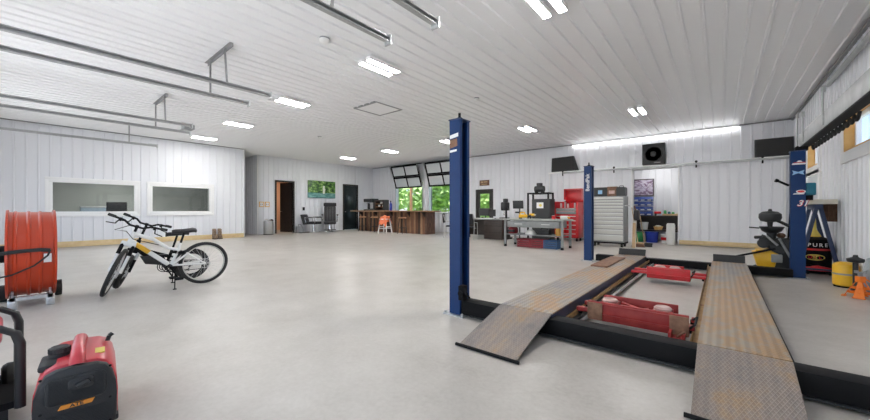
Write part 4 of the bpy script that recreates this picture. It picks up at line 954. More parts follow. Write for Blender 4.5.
def monitor(x, y, z, w, h, tilt, label, arm):
    t = thing('monitor', label, 'monitor', (x, y, z), tilt, 'black monitors around the office desk')
    s = MB().box(-w / 2, w / 2, -.02, .02, arm, arm + h, .008).build('screen', 'plastic', t); MB().box(-w / 2 + .015, w / 2 - .015, -.023, -.019, arm + .02, arm + h - .015).build('display', 'leather', s)
    MB().box(-.13, .13, -.09, .09, 0, .018, .004).cyl((0, .03, .01), (0, .03, arm + h * .5), .02).build('stand', 'graphite', t)
monitor(-7.15, 11.65, .79, .52, .3, .15, 'wide black monitor in front on the office desk, below the glazed door', .1); monitor(-6.78, 11.55, .79, .36, .26, -.3, 'smaller black monitor at right on the office desk', .09)
t = thing('keyboard', 'white keyboard lying on the office desk before the wide monitor', 'keyboard', (-7.2, 11.3, .79)); MB().box(-.25, .2, -.1, .04, 0, .02, .004).build('keyboard', 'paper', t); t = thing('paper_stack', 'stack of white paper on the office desk right of the keyboard', 'paper', (-6.77, 11.28, .79)); MB().box(-.18, .19, -.08, .1, 0, .03).build('sheets', 'paper', t)
t = thing('drill_press', 'tall black drill press standing right of the monitors by the desk', 'drill press', (-6.42, 11.95, 0))
MB().box(-.2, .2, -.2, .2, 0, .06, .01).build('base', 'black', t); MB().cyl((0, .05, .06), (0, .05, 1.2), .04).build('column', 'graphite', t); MB().box(-.1, .1, -.22, .16, 1.1, 1.42, .04).box(-.07, .07, -.1, .1, 1.42, 1.56, .03).build('head', 'plastic', t); MB().cyl((0, -.12, .92), (0, -.12, 1.1), .025).build('spindle', 'chrome', t); MB().box(-.14, .14, -.24, .06, .8, .83).build('work_table', 'black', t); MB().cyl((.1, -.05, 1.2), (.24, -.1, 1.1), .01).build('feed_lever', 'chrome', t)
t = thing('monitor_stand', 'black screen raised on a pole behind the workbench, right of the drill press', 'monitor', (-5.9, 12.1, 0))
MB().lathe([(.25, 0), (.25, .02), (.05, .05), (0, .05)], 20).build('base', 'black', t); MB().cyl((0, 0, .04), (0, 0, 1.3), .022).build('pole', 'graphite', t); MB().box(-.21, .21, -.05, -.01, 1.18, 1.48, .008, mx=Matrix.Rotation(.08, 4, 'X')).build('screen', 'plastic', t); MB().box(-.12, .12, -.15, .05, 1.0, 1.06, .01).build('instrument_tray', 'graphite', t)
def office_chair(x, y, rz, label):
    t = thing('office_chair', label, 'chair', (x, y, 0), rz, 'black chairs at the office desk')
    MB().box(-.24, .24, -.24, .22, .44, .49, .02, 3).build('seat', 'fabric', t); MB().box(-.23, .23, .22, .26, .62, 1.0, .015, 3, mx=Matrix.Rotation(-.08, 4, 'X')).build('backrest', 'fabric', t)
    for s in (-1, 1):
        MB().tube([(s * .25, -.26, 0), (s * .25, -.24, .46), (s * .25, -.2, .64), (s * .25, .2, .66), (s * .25, .3, .95)], .013, 8).build('arm_frame', 'steel', t); MB().tube([(s * .25, .28, 0), (s * .25, .2, .46), (s * .25, .2, .66)], .013, 8).build('leg', 'steel', t)
    MB().cyl((-.25, -.05, .44), (.25, -.05, .44), .012).build('crossbar', 'steel', t)
office_chair(-7.3, 10.75, PI + .3, 'black mesh chair with silver legs facing the office desk'); office_chair(-8.5, 11.2, 2.1, 'black chair half hidden left of the near blue post')

# ------------------------------------------------------------------ workbench and what is on it
wb = thing('workbench', 'long grey steel workbench with lower shelf and drawer band', 'workbench', (-4.28, 9.9, 0))
MB().box(-.95, .95, -.36, .42, .81, .85, .006).build('bench_top', 'benchtop', wb)
for sx in (-.88, .88):
    for sy in (-.3, .36):
        l = MB().box(sx - .03, sx + .03, sy - .03, sy + .03, .06, .81).build('leg', 'greysteel', wb); MB().cyl((sx, sy, 0), (sx, sy, .07), .045, .035).build('leg_foot', 'black', l)
MB().box(-.84, .84, -.32, .36, .36, .39).build('lower_shelf', 'greysteel', wb); b = MB().box(-.8, .8, -.34, .3, .60, .79, .004); dr = b.build('drawer_case', 'greysteel', wb)
for x in (-.42, .42): d_ = MB().box(x - .37, x + .37, -.352, -.34, .625, .77, .004).build('drawer', 'greysteel', wb); MB().box(x - .12, x + .12, -.375, -.352, .69, .71).build('drawer_handle', 'steel', d_)
ZB = .85
t = thing('yellow_grinder', 'yellow and black power tool lying on the left end of the workbench', 'power tool', (-4.72, 9.95, ZB), .3)
MB().box(-.15, .12, -.06, .06, .03, .13, .025).build('tool_body', 'yellow', t); MB().cyl((.1, 0, .08), (.22, 0, .08), .04).cyl((-.1, 0, .03), (-.1, 0, .0), .05).build('tool_head', 'plastic', t); MB().tube([(-.12, 0, .1), (-.1, 0, .19), (.02, 0, .2), (.06, 0, .11)], .02).build('tool_grip', 'yellow', t)
t = thing('yellow_drill', 'second small yellow tool beside the power tool on the workbench', 'power tool', (-4.5, 10.08, ZB), -.5); MB().cyl((-.1, 0, .12), (.1, 0, .12), .04).build('tool_body', 'yellow', t); MB().bar((-.06, 0, .1), (-.08, 0, .0), .045, .045).build('tool_grip', 'plastic', t); MB().cyl((.1, 0, .12), (.17, 0, .12), .02).build('chuck', 'steel', t)
t = thing('red_can', 'small red can on the workbench before the black cabinet', 'can', (-3.74, 9.85, ZB)); MB().lathe([(0, 0), (.05, 0), (.05, .1), (.045, .105), (0, .105)], 18).build('can_body', 'red', t); MB().lathe([(.04, .105), (.04, .115), (0, .115)], 18).build('can_lid', 'steel', t)
t = thing('spray_bottle', 'white and yellow bottle lying at the right end of the workbench', 'bottle', (-3.5, 10.1, ZB)); MB().cyl((-.12, 0, .05), (.08, 0, .05), .05).build('bottle_body', 'paper', t); MB().cyl((.08, 0, .05), (.14, 0, .05), .022).build('bottle_cap', 'yellow', t)
t = thing('red_helmet', 'red helmet on the lower shelf at the left of the workbench', 'helmet', (-5.03, 9.86, .39)); MB().lathe([(.13, 0), (.15, .06), (.145, .14), (.11, .21), (.05, .245), (0, .25)], 24, Matrix.Diagonal((1, 1.2, 1, 1))).build('shell', 'crate_red', t); MB().box(-.12, .12, -.19, -.13, .05, .12, .01).build('visor', 'plastic', t)
t = thing('white_bowl', 'upturned white bowl on the workbench lower shelf', 'bowl', (-4.42, 9.78, .39)); MB().lathe([(.16, 0), (.155, .04), (.12, .1), (.05, .14), (0, .145)], 24).build('bowl_body', 'paper', t); MB().lathe([(.055, .14), (.05, .16), (0, .16)], 18).build('bowl_foot', 'paper', t)
t = thing('tool_box', 'dark toolbox on the workbench lower shelf right of the white bowl', 'toolbox', (-4.02, 9.85, .39)); MB().box(-.19, .19, -.12, .12, 0, .14, .01).build('box_body', 'graphite', t); MB().tube([(-.1, 0, .14), (-.09, 0, .18), (.09, 0, .18), (.1, 0, .14)], .012).build('handle', 'black', t)
def crate(x, y, m, label):
    t = thing('crate', label, 'crate', (x, y, 0), 0, 'plastic crates under the workbench'); b = MB(); w, d_, h = .19, .2, .25
    b.box(-w, w, -d_, d_, 0, .015)
    for k in range(4):
        z = .02 + k * .06; b.box(-w, w, -d_, -d_ + .012, z, z + .045).box(-w, w, d_ - .012, d_, z, z + .045).box(-w, -w + .012, -d_, d_, z, z + .045).box(w - .012, w, -d_, d_, z, z + .045)
    for sx in (-1, 1):
        for sy in (-1, 1): b.box(sx * w - .012, sx * w + .012, sy * d_ - .012, sy * d_ + .012, 0, h)
    b.build('crate_body', m, t); MB().box(-w + .02, w - .02, -d_ + .02, d_ - .02, .015, .17, .02).build('crate_contents', 'leather', t)
crate(-4.58, 9.85, 'crate_red', 'dark red crate on the floor, leftmost under the workbench'); crate(-4.17, 9.85, 'crate_red', 'dark red crate on the floor, middle one under the workbench'); crate(-3.76, 9.85, 'crate_blue', 'dark blue crate on the floor under the workbench right end')
t = thing('amber_jug', 'amber jug hanging at the right end under the workbench', 'jug', (-3.52, 9.66, .39)); MB().lathe([(0, 0), (.08, 0), (.085, .02), (.085, .16), (.05, .21), (.025, .23), (.025, .27), (0, .27)], 20).build('jug_body', 'amber', t); MB().lathe([(.03, .26), (.03, .29), (0, .29)], 12).build('jug_cap', 'plastic', t)

# black shelf rack and cabinet behind the bench
t = thing('shelf_rack', 'black open steel shelf rack standing behind the workbench', 'rack', (-5.08, 12.1, 0))
for sx in (-.38, .38):
    for sy in (-.22, .22): MB().box(sx - .025, sx + .025, sy - .025, sy + .025, 0, 1.75).build('upright', 'black', t)
for z in (.5, .92, 1.7): MB().box(-.4, .4, -.24, .24, z, z + .05).build('shelf', 'black', t)
t = thing('air_compressor', 'dark red and black compressor on top of the black shelf rack', 'compressor', (-5.1, 12.1, 1.75)); MB().cyl((-.18, 0, .14), (.16, 0, .14), .11, seg=20).build('tank', 'graphite', t); MB().box(-.1, .08, -.08, .08, .22, .36, .02).build('pump', 'plastic', t); MB().box(-.16, -.1, -.1, .1, 0, .06).box(.08, .14, -.1, .1, 0, .06).build('foot', 'rubber', t)
t = thing('parts_tray', 'pale metal tray with parts on the black shelf rack', 'tray', (-5.05, 12.0, .97)); MB().box(-.3, .3, -.12, .12, 0, .05, .01).build('tray_body', 'steel', t); MB().box(-.2, .05, -.08, .08, .05, .12, .02).build('parts_pile', 'graphite', t)
t = thing('welder_cabinet', 'black machine cabinet with a white notice, left of the red tool chest', 'cabinet', (-4.75, 11.55, 0))
MB().box(-.32, .32, -.22, .25, .05, 1.5, .015).build('cabinet_body', 'plastic', t); MB().box(-.14, .1, -.232, -.22, 1.18, 1.38).build('notice', 'paper', t); MB().box(-.26, .26, -.228, -.22, 1.06, 1.1).box(.14, .27, -.228, -.22, 1.2, 1.42).build('control_strip', 'graphite', t)
MB().cyl((.0, -.24, 1.28), (.0, -.232, 1.28), .05).build('round_decal', 'yellowlabel', t)
for sx in (-.25, .25):
    for sy in (-.15, .18): MB().cyl((sx - .02, sy, .05), (sx + .02, sy, .05), .05, seg=14).build('caster', 'rubber', t)
# red tool chest with lifted lid
t = thing('red_tool_chest', 'tall red rolling tool chest with its lid raised', 'tool chest', (-4.27, 12.75, 0))
MB().box(-.42, .42, -.3, .3, .12, .95, .01).build('cabinet', 'red', t); MB().box(-.42, .42, .26, .3, .95, 1.43).box(-.42, -.4, -.3, .3, .95, 1.43).box(.37, .42, -.3, .3, .95, 1.40).box(-.4, .37, -.28, .28, .95, 1.2).build('top_box', 'red', t)
MB().box(-.22, .42, .26, .31, 1.38, 1.9, .01, mx=Matrix.Translation((0, .0, 0))).box(-.22, -.19, .1, .27, 1.5, 1.9).box(.39, .42, .1, .27, 1.5, 1.9).box(-.22, .42, .1, .27, 1.86, 1.9).build('lid', 'red', t)
for k in range(5):
    z = .16 + k * .155; d_ = MB().box(-.38, .38, -.325, -.3, z, z + .14, .006).build('drawer', 'red', t); MB().box(-.34, .34, -.345, -.325, z + .1, z + .125, .004).build('drawer_pull', 'steel', d_)
for k in range(2): z = .97 + k * .115; d_ = MB().box(-.36, .34, -.322, -.28, z, z + .10, .006).build('drawer', 'greysteel', t); MB().box(-.32, .3, -.335, -.322, z + .075, z + .09).build('drawer_pull', 'steel', d_)
for sx in (-.34, .34):
    for sy in (-.2, .2): MB().cyl((sx - .02, sy, .06), (sx + .02, sy, .06), .06, seg=16).build('caster', 'rubber', t)
for k, (dx, m_, h) in enumerate(((-.25, 'paper', .2), (-.12, 'steel', .24), (.0, 'paper', .17), (.12, 'red', .21), (.24, 'steel', .2))):
    q = thing('spray_can', ['white can farthest left', 'bare metal can second from left', 'short white can in the middle', 'red can second from right', 'bare metal can farthest right'][k] + ' in the open top of the red tool chest', 'can', (-4.27 + dx, 12.65 + .05 * (k % 2), 1.2), 0, 'cans in the red tool chest')
    MB().lathe([(0, 0), (.035, 0), (.035, h * .8), (.02, h * .88), (0, h * .88)], 14).build('can_body', m_, q); MB().lathe([(.018, h * .86), (.018, h), (0, h)], 10).build('can_nozzle', 'plastic', q)
# big silver tool cabinet
t = thing('silver_tool_cabinet', 'large silver rolling tool cabinet with many drawers behind the rear blue post', 'tool cabinet', (-2.62, 11.65, 0))
MB().box(-.5, .42, -.28, .3, .15, 1.54, .012).build('cabinet', 'greysteel', t)
zs = [.18, .38, .54, .68, .81, .93, 1.05, 1.16, 1.26, 1.35, 1.43, 1.51]
for z0, z1 in zip(zs, zs[1:]):
    d_ = MB().box(-.47, .39, -.3, -.28, z0 + .010, z1 - .012, .005).build('drawer', 'silver', t); MB().box(-.45, .37, -.325, -.3, z1 - .045, z1 - .02, .004).build('drawer_pull', 'steel', d_)
MB().box(-.5, .42, -.27, .29, .1, .15).build('caster_frame', 'black', t)
for sx in (-.42, .34):
    for sy in (-.2, .22): MB().cyl((sx - .025, sy, .06), (sx + .025, sy, .06), .06, seg=18).build('caster', 'rubber', t)
MB().tube([(.42, -.2, 1.25), (.47, -.2, 1.25), (.47, .2, 1.25), (.42, .2, 1.25)], .014).build('push_handle', 'chrome', t)
t = thing('equipment_case', 'black case standing on the left of the silver tool cabinet', 'case', (-2.91, 11.7, 1.54)); MB().box(-.2, .2, -.14, .14, 0, .29, .012).build('case_body', 'plastic', t); MB().box(-.06, .06, -.15, -.14, .08, .2).build('case_label', 'logoblue', t)
t = thing('brown_toolbox', 'brown box in the middle on the silver tool cabinet', 'box', (-2.57, 11.7, 1.54)); MB().box(-.14, .14, -.14, .14, 0, .3, .01).build('box_body', 'brown', t); MB().box(-.09, .07, -.15, -.14, .08, .18).build('box_label', 'padw', t)
t = thing('black_case', 'black case with rounded top on the right of the silver tool cabinet', 'case', (-2.335, 11.7, 1.54)); MB().prism(rrect(-.13, .13, 0, .28, .05), -.14, .14, 'y').build('case_body', 'plastic', t); MB().tube([(-.06, 0, .28), (-.05, 0, .32), (.05, 0, .32), (.06, 0, .28)], .01).build('handle', 'black', t)
# brooms and boards leaning at the storage opening
t = thing('broom', 'long wooden-handled broom leaning against the storage door post', 'broom', (-1.93, 11.9, 0))
MB().cyl((0, 0, .12), (-.36, 1.1, 1.2), .013).build('handle', 'handlewood', t); MB().box(-.16, .16, -.03, .03, .09, .14, .008).build('broom_head', 'handlewood', t); MB().prism([(-.15, .09), (.15, .09), (.18, 0), (-.18, 0)], -.04, .04, 'y').build('bristles', 'brown', t)
t = thing('push_broom', 'black-headed push broom leaning beside the silver tool cabinet', 'broom', (-1.78, 12.1, 0)); MB().cyl((0, 0, .1), (-.3, .9, 1.1), .013).build('handle', 'handlewood', t); MB().box(-.2, .2, -.03, .03, .07, .12, .008).build('broom_head', 'plastic', t); MB().box(-.19, .19, -.035, .035, 0, .07).build('bristles', 'graphite', t)
t = thing('leaning_board', 'narrow pale board leaning right of the silver tool cabinet', 'board', (-2.02, 11.75, 0)); MB().prism([(0, 0), (.05, 0), (.2, .8), (.16, .8)], -.05, .05, 'x').build('board_face', 'cream', t)
t = thing('leaning_board', 'brown wooden board leaning closest to the silver tool cabinet', 'board', (-1.98, 11.52, 0)); MB().prism([(0, 0), (.04, 0), (.16, .72), (.12, .73)], -.045, .03, 'x').build('board_face', 'handlewood', t)
t = thing('tool_bag', 'black bag hanging on the side of the silver tool cabinet', 'bag', (-1.95, 11.75, .82)); MB().box(-.055, .08, -.14, .14, 0, .3, .04, 3).build('bag_body', 'leather', t); MB().tube([(-.02, -.08, .28), (-.05, -.05, .42), (-.05, .05, .42), (-.02, .08, .28)], .012).build('bag_strap', 'brown', t)

# ------------------------------------------------------------------ sliding doors, header, speakers
hd = thing('door_header', 'white header ledge with sliding door track over the storage opening', 'door track', (-1.9, YB - .16, 2.56))
MB().box(-3.4, 3.4, -.0, .13, 0, .06, .004).build('header_board', 'trim', hd); MB().box(-2.8, 3.4, -.03, -.002, -.03, .03).build('track_rail', 'track', hd)
def barn_door(name, x0, x1, label, sill):
    t = thing('sliding_door', label, 'sliding door', ((x0 + x1) / 2, YB - .1, .0), 0, 'white ribbed sliding doors'); w = (x1 - x0) / 2
    b = MB(); pr = [(-w, 0)]; k = -w + .08
    while k < w - .04: pr += [(k - .03, 0), (k - .015, -.018), (k + .015, -.018), (k + .03, 0)]; k += RIB
    pr.append((w, 0)); pr = [p for i, p in enumerate(pr) if i == 0 or p[0] > pr[i - 1][0]]
    b.prism(pr + [(w, .05), (-w, .05)], .16, 2.56, 'z'); b.build('door_sheet', 'wall', t)
    MB().box(-w, w, -.012, .052, .02, .16, .004).build('bottom_rail', sill, t); b = MB().box(-w - .012, -w + .02, -.022, .052, .02, 2.56); b.box(w - .02, w + .012, -.022, .052, .02, 2.56).build('edge_trim', 'trim', t)
    for x in (-w * .62, w * .62): MB().box(x - .02, x + .02, -.085, -.07, 2.44, 2.66).cyl((x - .0, -.065, 2.63), (x, -.085, 2.63), .035).build('roller_hanger', 'black', t)
    return t
barn_door('sliding_door', -1.05, 1.36, 'white ribbed sliding door right of the storage opening', 'pine'); barn_door('sliding_door', -5.27, -2.36, 'white ribbed sliding door behind the tool chests, left of the storage opening', 'trim')
t = thing('wedge_speaker', 'black wedge speaker with slanted end, left one above the red tool chest', 'speaker', (-4.68, YB - .17, 2.625), 0, 'black speakers on the wall ledge')
MB().prism([(-.48, 0), (.53, 0), (.36, .56), (-.46, .54)], -.02, .14, 'y', bev=.01).build('cabinet', 'graphite', t); MB().prism([(-.44, .04), (.32, .04), (.3, .5), (-.43, .49)], -.03, -.018, 'y').build('grille', 'grille', t)
t = thing('wedge_speaker', 'long black wedge speaker at right, above the right sliding door', 'speaker', (1.1, YB - .17, 2.625), 0, 'black speakers on the wall ledge')
MB().prism([(-.36, 0), (.42, 0), (.42, .5), (-.36, .5)], -.02, .14, 'y', bev=.01).build('cabinet', 'plastic', t); MB().prism([(-.33, .03), (.39, .03), (.39, .47), (-.33, .47)], -.03, -.018, 'y').build('grille', 'grille', t)
t = thing('square_speaker', 'square black speaker with a round cone above the storage opening', 'speaker', (-1.72, YB - .17, 2.625), 0, 'black speakers on the wall ledge')
MB().box(-.32, .32, -.05, .14, 0, .7, .012).build('cabinet', 'plastic', t); b = MB(); F = Matrix.Translation((0, -.05, .35)) @ Matrix.Rotation(PI / 2, 4, 'X')
b.lathe([(.26, -.004), (.26, .012), (.235, .014), (.22, .0), (.09, -.0), (.08, .018), (0, .028)], 36, F); b.build('cone', 'graphite', t); MB().torus((0, -.064, .35), Y, .247, .012, 40, 8).build('cone_ring', 'leather', t); MB().box(.02, .2, -.056, -.05, .05, .08).build('nameplate', 'trimgrey', t)

# ------------------------------------------------------------------ storage room shelf
sh = thing('storage_shelf', 'dark two-tier shelf inside the storage room', 'shelf', (-1.75, 14.42, 0))
for z in (.37, .88): MB().box(-1.1, .75, -.22, .3, z, z + .045).build('shelf_board', 'darkwood', sh)
for sx in (-1.07, .72):
    for sy in (-.19, .27): MB().box(sx - .025, sx + .025, sy - .025, sy + .025, 0, .88).build('leg', 'darkwood', sh)
MB().box(-1.1, .75, .27, .3, .37, .88).build('back_panel', 'darkwood', sh)
for r in range(4):
    for c in range(3):
        q = thing('parts_bin', ['bottom', 'second lowest', 'second highest', 'top'][r] + ' row ' + ['left', 'middle', 'right'][c] + ' blue parts bin on the storage shelf', 'bin', (-2.38 + c * .205, 14.36 + r * .02, .925 + r * .172), 0, 'blue parts bins on the storage shelf')
        if r == c == 0:
            bin_a = MB().prism([(-.1, 0), (.14, 0), (.14, .155), (-.04, .155), (-.1, .08)], -.098, .098, 'x').build('bin_body', 'bluebin', q); bin_b = MB().box(-.06, .06, -.104, -.1, .02, .055).build('bin_label', 'paper', q)
        else:
            for s_ in (bin_a, bin_b): d_ = s_.copy(); C.objects.link(d_); d_.parent = q
t = thing('swirl_poster', 'purple and grey swirl picture hung above the blue bins in storage', 'poster', (-2.24, 14.80, 1.64)); MB().box(-.33, .33, -.02, .02, 0, .62, .004).build('print', 'swirl', t); b = MB()
for a in ((-.35, .35, 0, .03), (-.35, .35, .6, .63), (-.35, -.32, .03, .6), (.32, .35, .03, .6)): b.box(a[0], a[1], -.03, .0, a[2], a[3])
b.build('poster_frame', 'darkwood', t)
t = thing('red_drill', 'red power drill lying on the storage shelf right of the blue bins', 'drill', (-1.72, 14.3, .925), .4); MB().cyl((-.1, 0, .1), (.1, 0, .1), .045).build('drill_body', 'red', t); MB().bar((-.05, 0, .08), (-.07, 0, 0), .05, .05).build('drill_grip', 'plastic', t)
for k, (x, m_, h, lab) in enumerate(((-1.5, 'green', .22, 'tall green bottle, leftmost on the storage top shelf'), (-1.38, 'teal', .17, 'teal bottle second along the storage top shelf'), (-1.27, 'green', .15, 'short green bottle third along the storage top shelf'), (-1.15, 'cream', .12, 'cream jar on the storage top shelf'), (-1.04, 'green', .17, 'green bottle at the right end of the storage top shelf'))):
    q = thing('bottle', lab, 'bottle', (x, 14.33, .925), 0, 'bottles on the storage shelf'); MB().lathe([(0, 0), (.045, 0), (.045, h * .7), (.02, h * .85), (0, h * .85)], 14).build('bottle_body', m_, q); MB().lathe([(.022, h * .83), (.022, h), (0, h)], 10).build('bottle_cap', 'paper', q)
t = thing('wood_tray', 'pale wooden tray on the storage top shelf before the bottles', 'tray', (-1.35, 14.24, .925)); MB().box(-.22, .26, -.03, .03, 0, .05).build('tray_body', 'handlewood', t); MB().box(-.2, .24, -.02, .02, .05, .06).build('tray_rim', 'pineorange', t)
def bucket(name, x, y, z, r, h, m_, lab, wire=True):
    t = thing(name, lab, 'bucket', (x, y, z)); MB().lathe([(0, .005), (r * .84, 0), (r, h), (r * 1.05, h), (r * 1.05, h - .03), (r * .98, h - .03)], 24).build('bucket_body', m_, t)
    MB().lathe([(r * .97, h * .96), (r * .9, h * 1.0), (0, h * .97)], 24).build('bucket_lid', m_, t); MB().tube([(r * math.cos(a), -.0 - r * .5 * math.sin(a), h - .03 - r * .8 * math.sin(a)) for a in [PI * i / 12 for i in range(13)]], .005, 5).build('bail', 'steel', t)
bucket('bucket', -2.13, 14.32, .415, .13, .27, 'paper', 'white bucket on the lower storage shelf'); bucket('bucket', -2.25, 13.95, 0, .17, .34, 'green', 'green bucket on the floor under the storage shelf'); bucket('bucket', -1.84, 13.95, 0, .2, .36, 'bluetub', 'blue bucket on the floor under the storage shelf'); bucket('pail', -1.42, 13.9, 0, .16, .3, 'paper', 'white pail with a red band, right of the blue bucket')
MB().lathe([(.154, .1), (.162, .2), (.157, .2), (.15, .1)], 24, Matrix.Translation((0, 0, 0))).build('red_band', 'red', bpy.data.objects['pail'])
t = thing('basket', 'small orange-brown basket on the lower storage shelf, nearer the white bucket', 'basket', (-1.7, 14.3, .415)); MB().lathe([(0, 0), (.11, 0), (.15, .13), (.14, .13), (.1, .02)], 18).build('basket_body', 'pineorange', t); MB().ball((0, 0, .12), (.11, .11, .05)).build('basket_contents', 'cream', t)
t = thing('basket', 'small brown basket at the right on the lower storage shelf', 'basket', (-1.32, 14.3, .415)); MB().lathe([(0, 0), (.1, 0), (.14, .1), (.13, .1), (.09, .02)], 18).build('basket_body', 'seatwood', t); MB().ball((0, 0, .1), (.1, .1, .04)).build('basket_contents', 'amber', t)
t = thing('white_drum', 'narrow white cylinder standing at the right side of the storage opening', 'container', (-1.24, 13.3, 0)); MB().lathe([(0, 0), (.115, 0), (.12, .02), (.12, .63), (.112, .66), (0, .66)], 24).build('container_body', 'paper', t); MB().lathe([(.1, .655), (.1, .69), (0, .69)], 14).build('container_cap', 'white', t)

# ------------------------------------------------------------------ right-hand corner behind the lift post
t = thing('engine', 'black engine and air cleaner stacked on a yellow tub, left of the right post', 'engine', (.68, 8.62, 0))
MB().prism([(-.17, .07), (.04, .07), (.1, .34), (.0, .40), (-.24, .36)], -.16, .16, 'y', bev=.03).build('tub', 'yellow', t); MB().prism([(-.16, .3), (.02, .36), (-.02, .42), (-.2, .4)], -.17, .17, 'y').build('tub_rim', 'yellow', t)
for sx in (-.18, .18): MB().cyl((sx, -.14, .05), (sx, .14, .05), .05).build('roller', 'rubber', t)
MB().box(-.02, .26, -.12, .14, .08, .5, .03).box(-.14, .24, -.14, .14, .44, .62, .04).cyl((-.14, -.1, .62), (.08, -.12, .52), .07).build('engine_block', 'graphite', t); MB().cyl((.12, -.17, .5), (.12, -.05, .5), .13, seg=20).cyl((-.1, -.18, .52), (-.1, -.06, .52), .08, seg=16).build('pulley', 'plastic', t)
MB().lathe([(0, .62), (.06, .62), (.07, .7), (.13, .74), (.17, .82), (.12, .82), (.0, .78)], 24, Matrix.Translation((.02, 0, 0))).build('carburettor_bowl', 'plastic', t); MB().lathe([(.03, .8), (.04, .9), (.13, .92), (.155, .98), (.15, 1.05), (.1, 1.09), (.03, 1.10), (.02, 1.14), (0, 1.14)], 28, Matrix.Translation((.0, 0, 0))).build('air_cleaner', 'plastic', t)
MB().cyl((.22, .05, .4), (.27, .08, 1.16), .013).build('dipstick', 'black', t); MB().cyl((.1, -.2, .62), (.24, -.16, .3), .02).cyl((-.06, -.19, .66), (.08, -.2, .5), .018).build('linkage_rod', 'greysteel', t); MB().box(.0, .14, -.2, -.12, .2, .34, .01).build('starter_motor', 'greysteel', t); MB().tube([(.05, -.05, .95), (.14, -.06, .9), (.2, -.06, .86), (.3, -.02, .8)], .025).tube([(-.2, -.05, .62), (-.08, -.17, .64), (.1, -.18, .56), (.2, -.1, .36)], .028).tube([(-.14, .0, .79), (-.28, -.02, .8)], .012).build('hose', 'rubber', t)
MB().bar((.05, -.17, .44), (-.62, -.26, .22), .04, .03).cyl((-.5, -.245, .26), (-.64, -.262, .215), .028).build('tow_handle', 'black', t)
for a in ((.15, .1, .66), (.2, -.1, .58)): MB().ball(a, (.06, .05, .05), 12, 8).build('engine_cover', 'brown' if a[2] > .6 else 'leather', t)
saw = thing('a_frame_stand', 'dark blue steel A-frame stand with a cream board on top, behind the right post', 'stand', (1.28, 8.78, 0))
for sy in (-.07, .52):
    for s, nm in ((-1, 'leg'), (1, 'leg')): MB().bar((s * .02, sy, 1.18), (s * .25, sy, .0), .05, .075, (0, 1, 0), .006).build(nm, 'navy', saw)
    MB().bar((-.19, sy, .1), (.19, sy, .1), .03, .03, (0, 1, 0)).build('cross_brace', 'navy', saw)
MB().box(-.05, .05, -.12, .6, 1.13, 1.22, .01).build('top_beam', 'navy', saw)
MB().box(1.07, 1.49, 8.66, 9.3, 1.22, 1.30, .004).build('cream_board', 'cream', None, label='cream board resting on top of the dark blue A-frame', category='board')
t = thing('hanging_cloth', 'brown folded cloth hanging from the cream board end', 'cloth', (1.43, 8.86, .92)); b = MB(); pr = []
for k in range(13): pr.append((-.09 + k * .015, .02 * (k % 2)))
b.prism(pr + [(p[0], p[1] + .012) for p in pr[::-1]], .0, .352, 'z'); b.build('cloth_fold', 'brown', t)
st_ = thing('oil_drum', 'black drum with white lettering and a yellow oval, framed by the A-frame legs', 'drum', (1.30, 9.12, 0))
MB().lathe([(0, 0), (.2, 0), (.2, .25), (.205, .26), (.2, .27), (.2, .55), (.19, .6), (.1, .64), (0, .64)], 36).build('drum_body', 'black', st_)
def curved(z0, z1, r, a0, a1, m_, nm):
    b = MB(); n = 14
    for i in range(n):
        a, c = [math.radians(a0 + (a1 - a0) * q / n) for q in (i, i + 1)]
        b.quad((r * math.cos(a), r * math.sin(a), z0), (r * math.cos(c), r * math.sin(c), z0), (r * math.cos(c), r * math.sin(c), z1), (r * math.cos(a), r * math.sin(a), z1))
    return b.build(nm, m_, st_)
curved(.405, .44, .2015, 195, 345, 'redtext', 'red_band')
b = MB(); pts = []
for i in range(28):
    a = i / 28 * 2 * PI; th = math.radians(262) + .62 * math.cos(a); pts.append((.2035 * math.cos(th), .2035 * math.sin(th), .285 + .055 * math.sin(a)))
cen = (.204 * math.cos(math.radians(262)), .204 * math.sin(math.radians(262)), .285)
for i in range(28): b.quad(cen, pts[i], pts[(i + 1) % 28])
b.build('yellow_oval', 'yellowlabel', st_)
for i, ch in enumerate('CPURE'):
    th = math.radians(262 + (i - 2) * 20); lettering(ch, .085, 'whitetext', st_, face_mx((.203 * math.cos(th), .203 * math.sin(th), .50), (-math.sin(th), math.cos(th), 0), Z), extrude=.0015, bold=.002)
for i, ch in enumerate('OIL'):
    th = math.radians(262 + (i - 1) * 17); lettering(ch, .07, 'redtext', st_, face_mx((.205 * math.cos(th), .205 * math.sin(th), .285), (-math.sin(th), math.cos(th), 0), Z), extrude=.0015, bold=.002)
t = thing('funnel', 'yellow-green funnel with a long spout standing on the black drum', 'funnel', (1.29, 9.12, .64)); MB().lathe([(.0, 0), (.08, 0), (.085, .02), (.03, .13), (.018, .38), (0, .38)], 18).build('funnel_cone', 'yellowlabel', t); MB().torus((0, 0, .01), Z, .082, .006, 24, 6).build('funnel_rim', 'yellow', t)
t = thing('red_floor_jack', 'low red floor jack lying in front of the black drum', 'floor jack', (1.28, 8.86, 0)); MB().prism([(-.17, .06), (.2, .06), (.2, .11), (.02, .15), (-.17, .12)], -.06, .06, 'y', bev=.008).build('jack_body', 'red', t); MB().lathe([(.04, .13), (.05, .16), (0, .16)], 16, Matrix.Translation((-.1, 0, 0))).build('saddle', 'black', t)
for sx in (-.12, .15): MB().cyl((sx, -.08, .035), (sx, .08, .035), .035).build('wheel', 'black', t)
t = thing('canister', 'yellow drum-shaped canister with a grey band, on the floor by the right wall', 'canister', (1.395, 7.66, 0))
MB().lathe([(0, 0.015), (.1, 0.015), (.128, .03), (.132, .06), (.132, .3), (.12, .34), (.08, .36), (0, .365)], 32).build('canister_body', 'yellow', t); MB().lathe([(.1325, .18), (.135, .184), (.135, .2), (.1325, .204)], 32).build('band', 'greysteel', t)
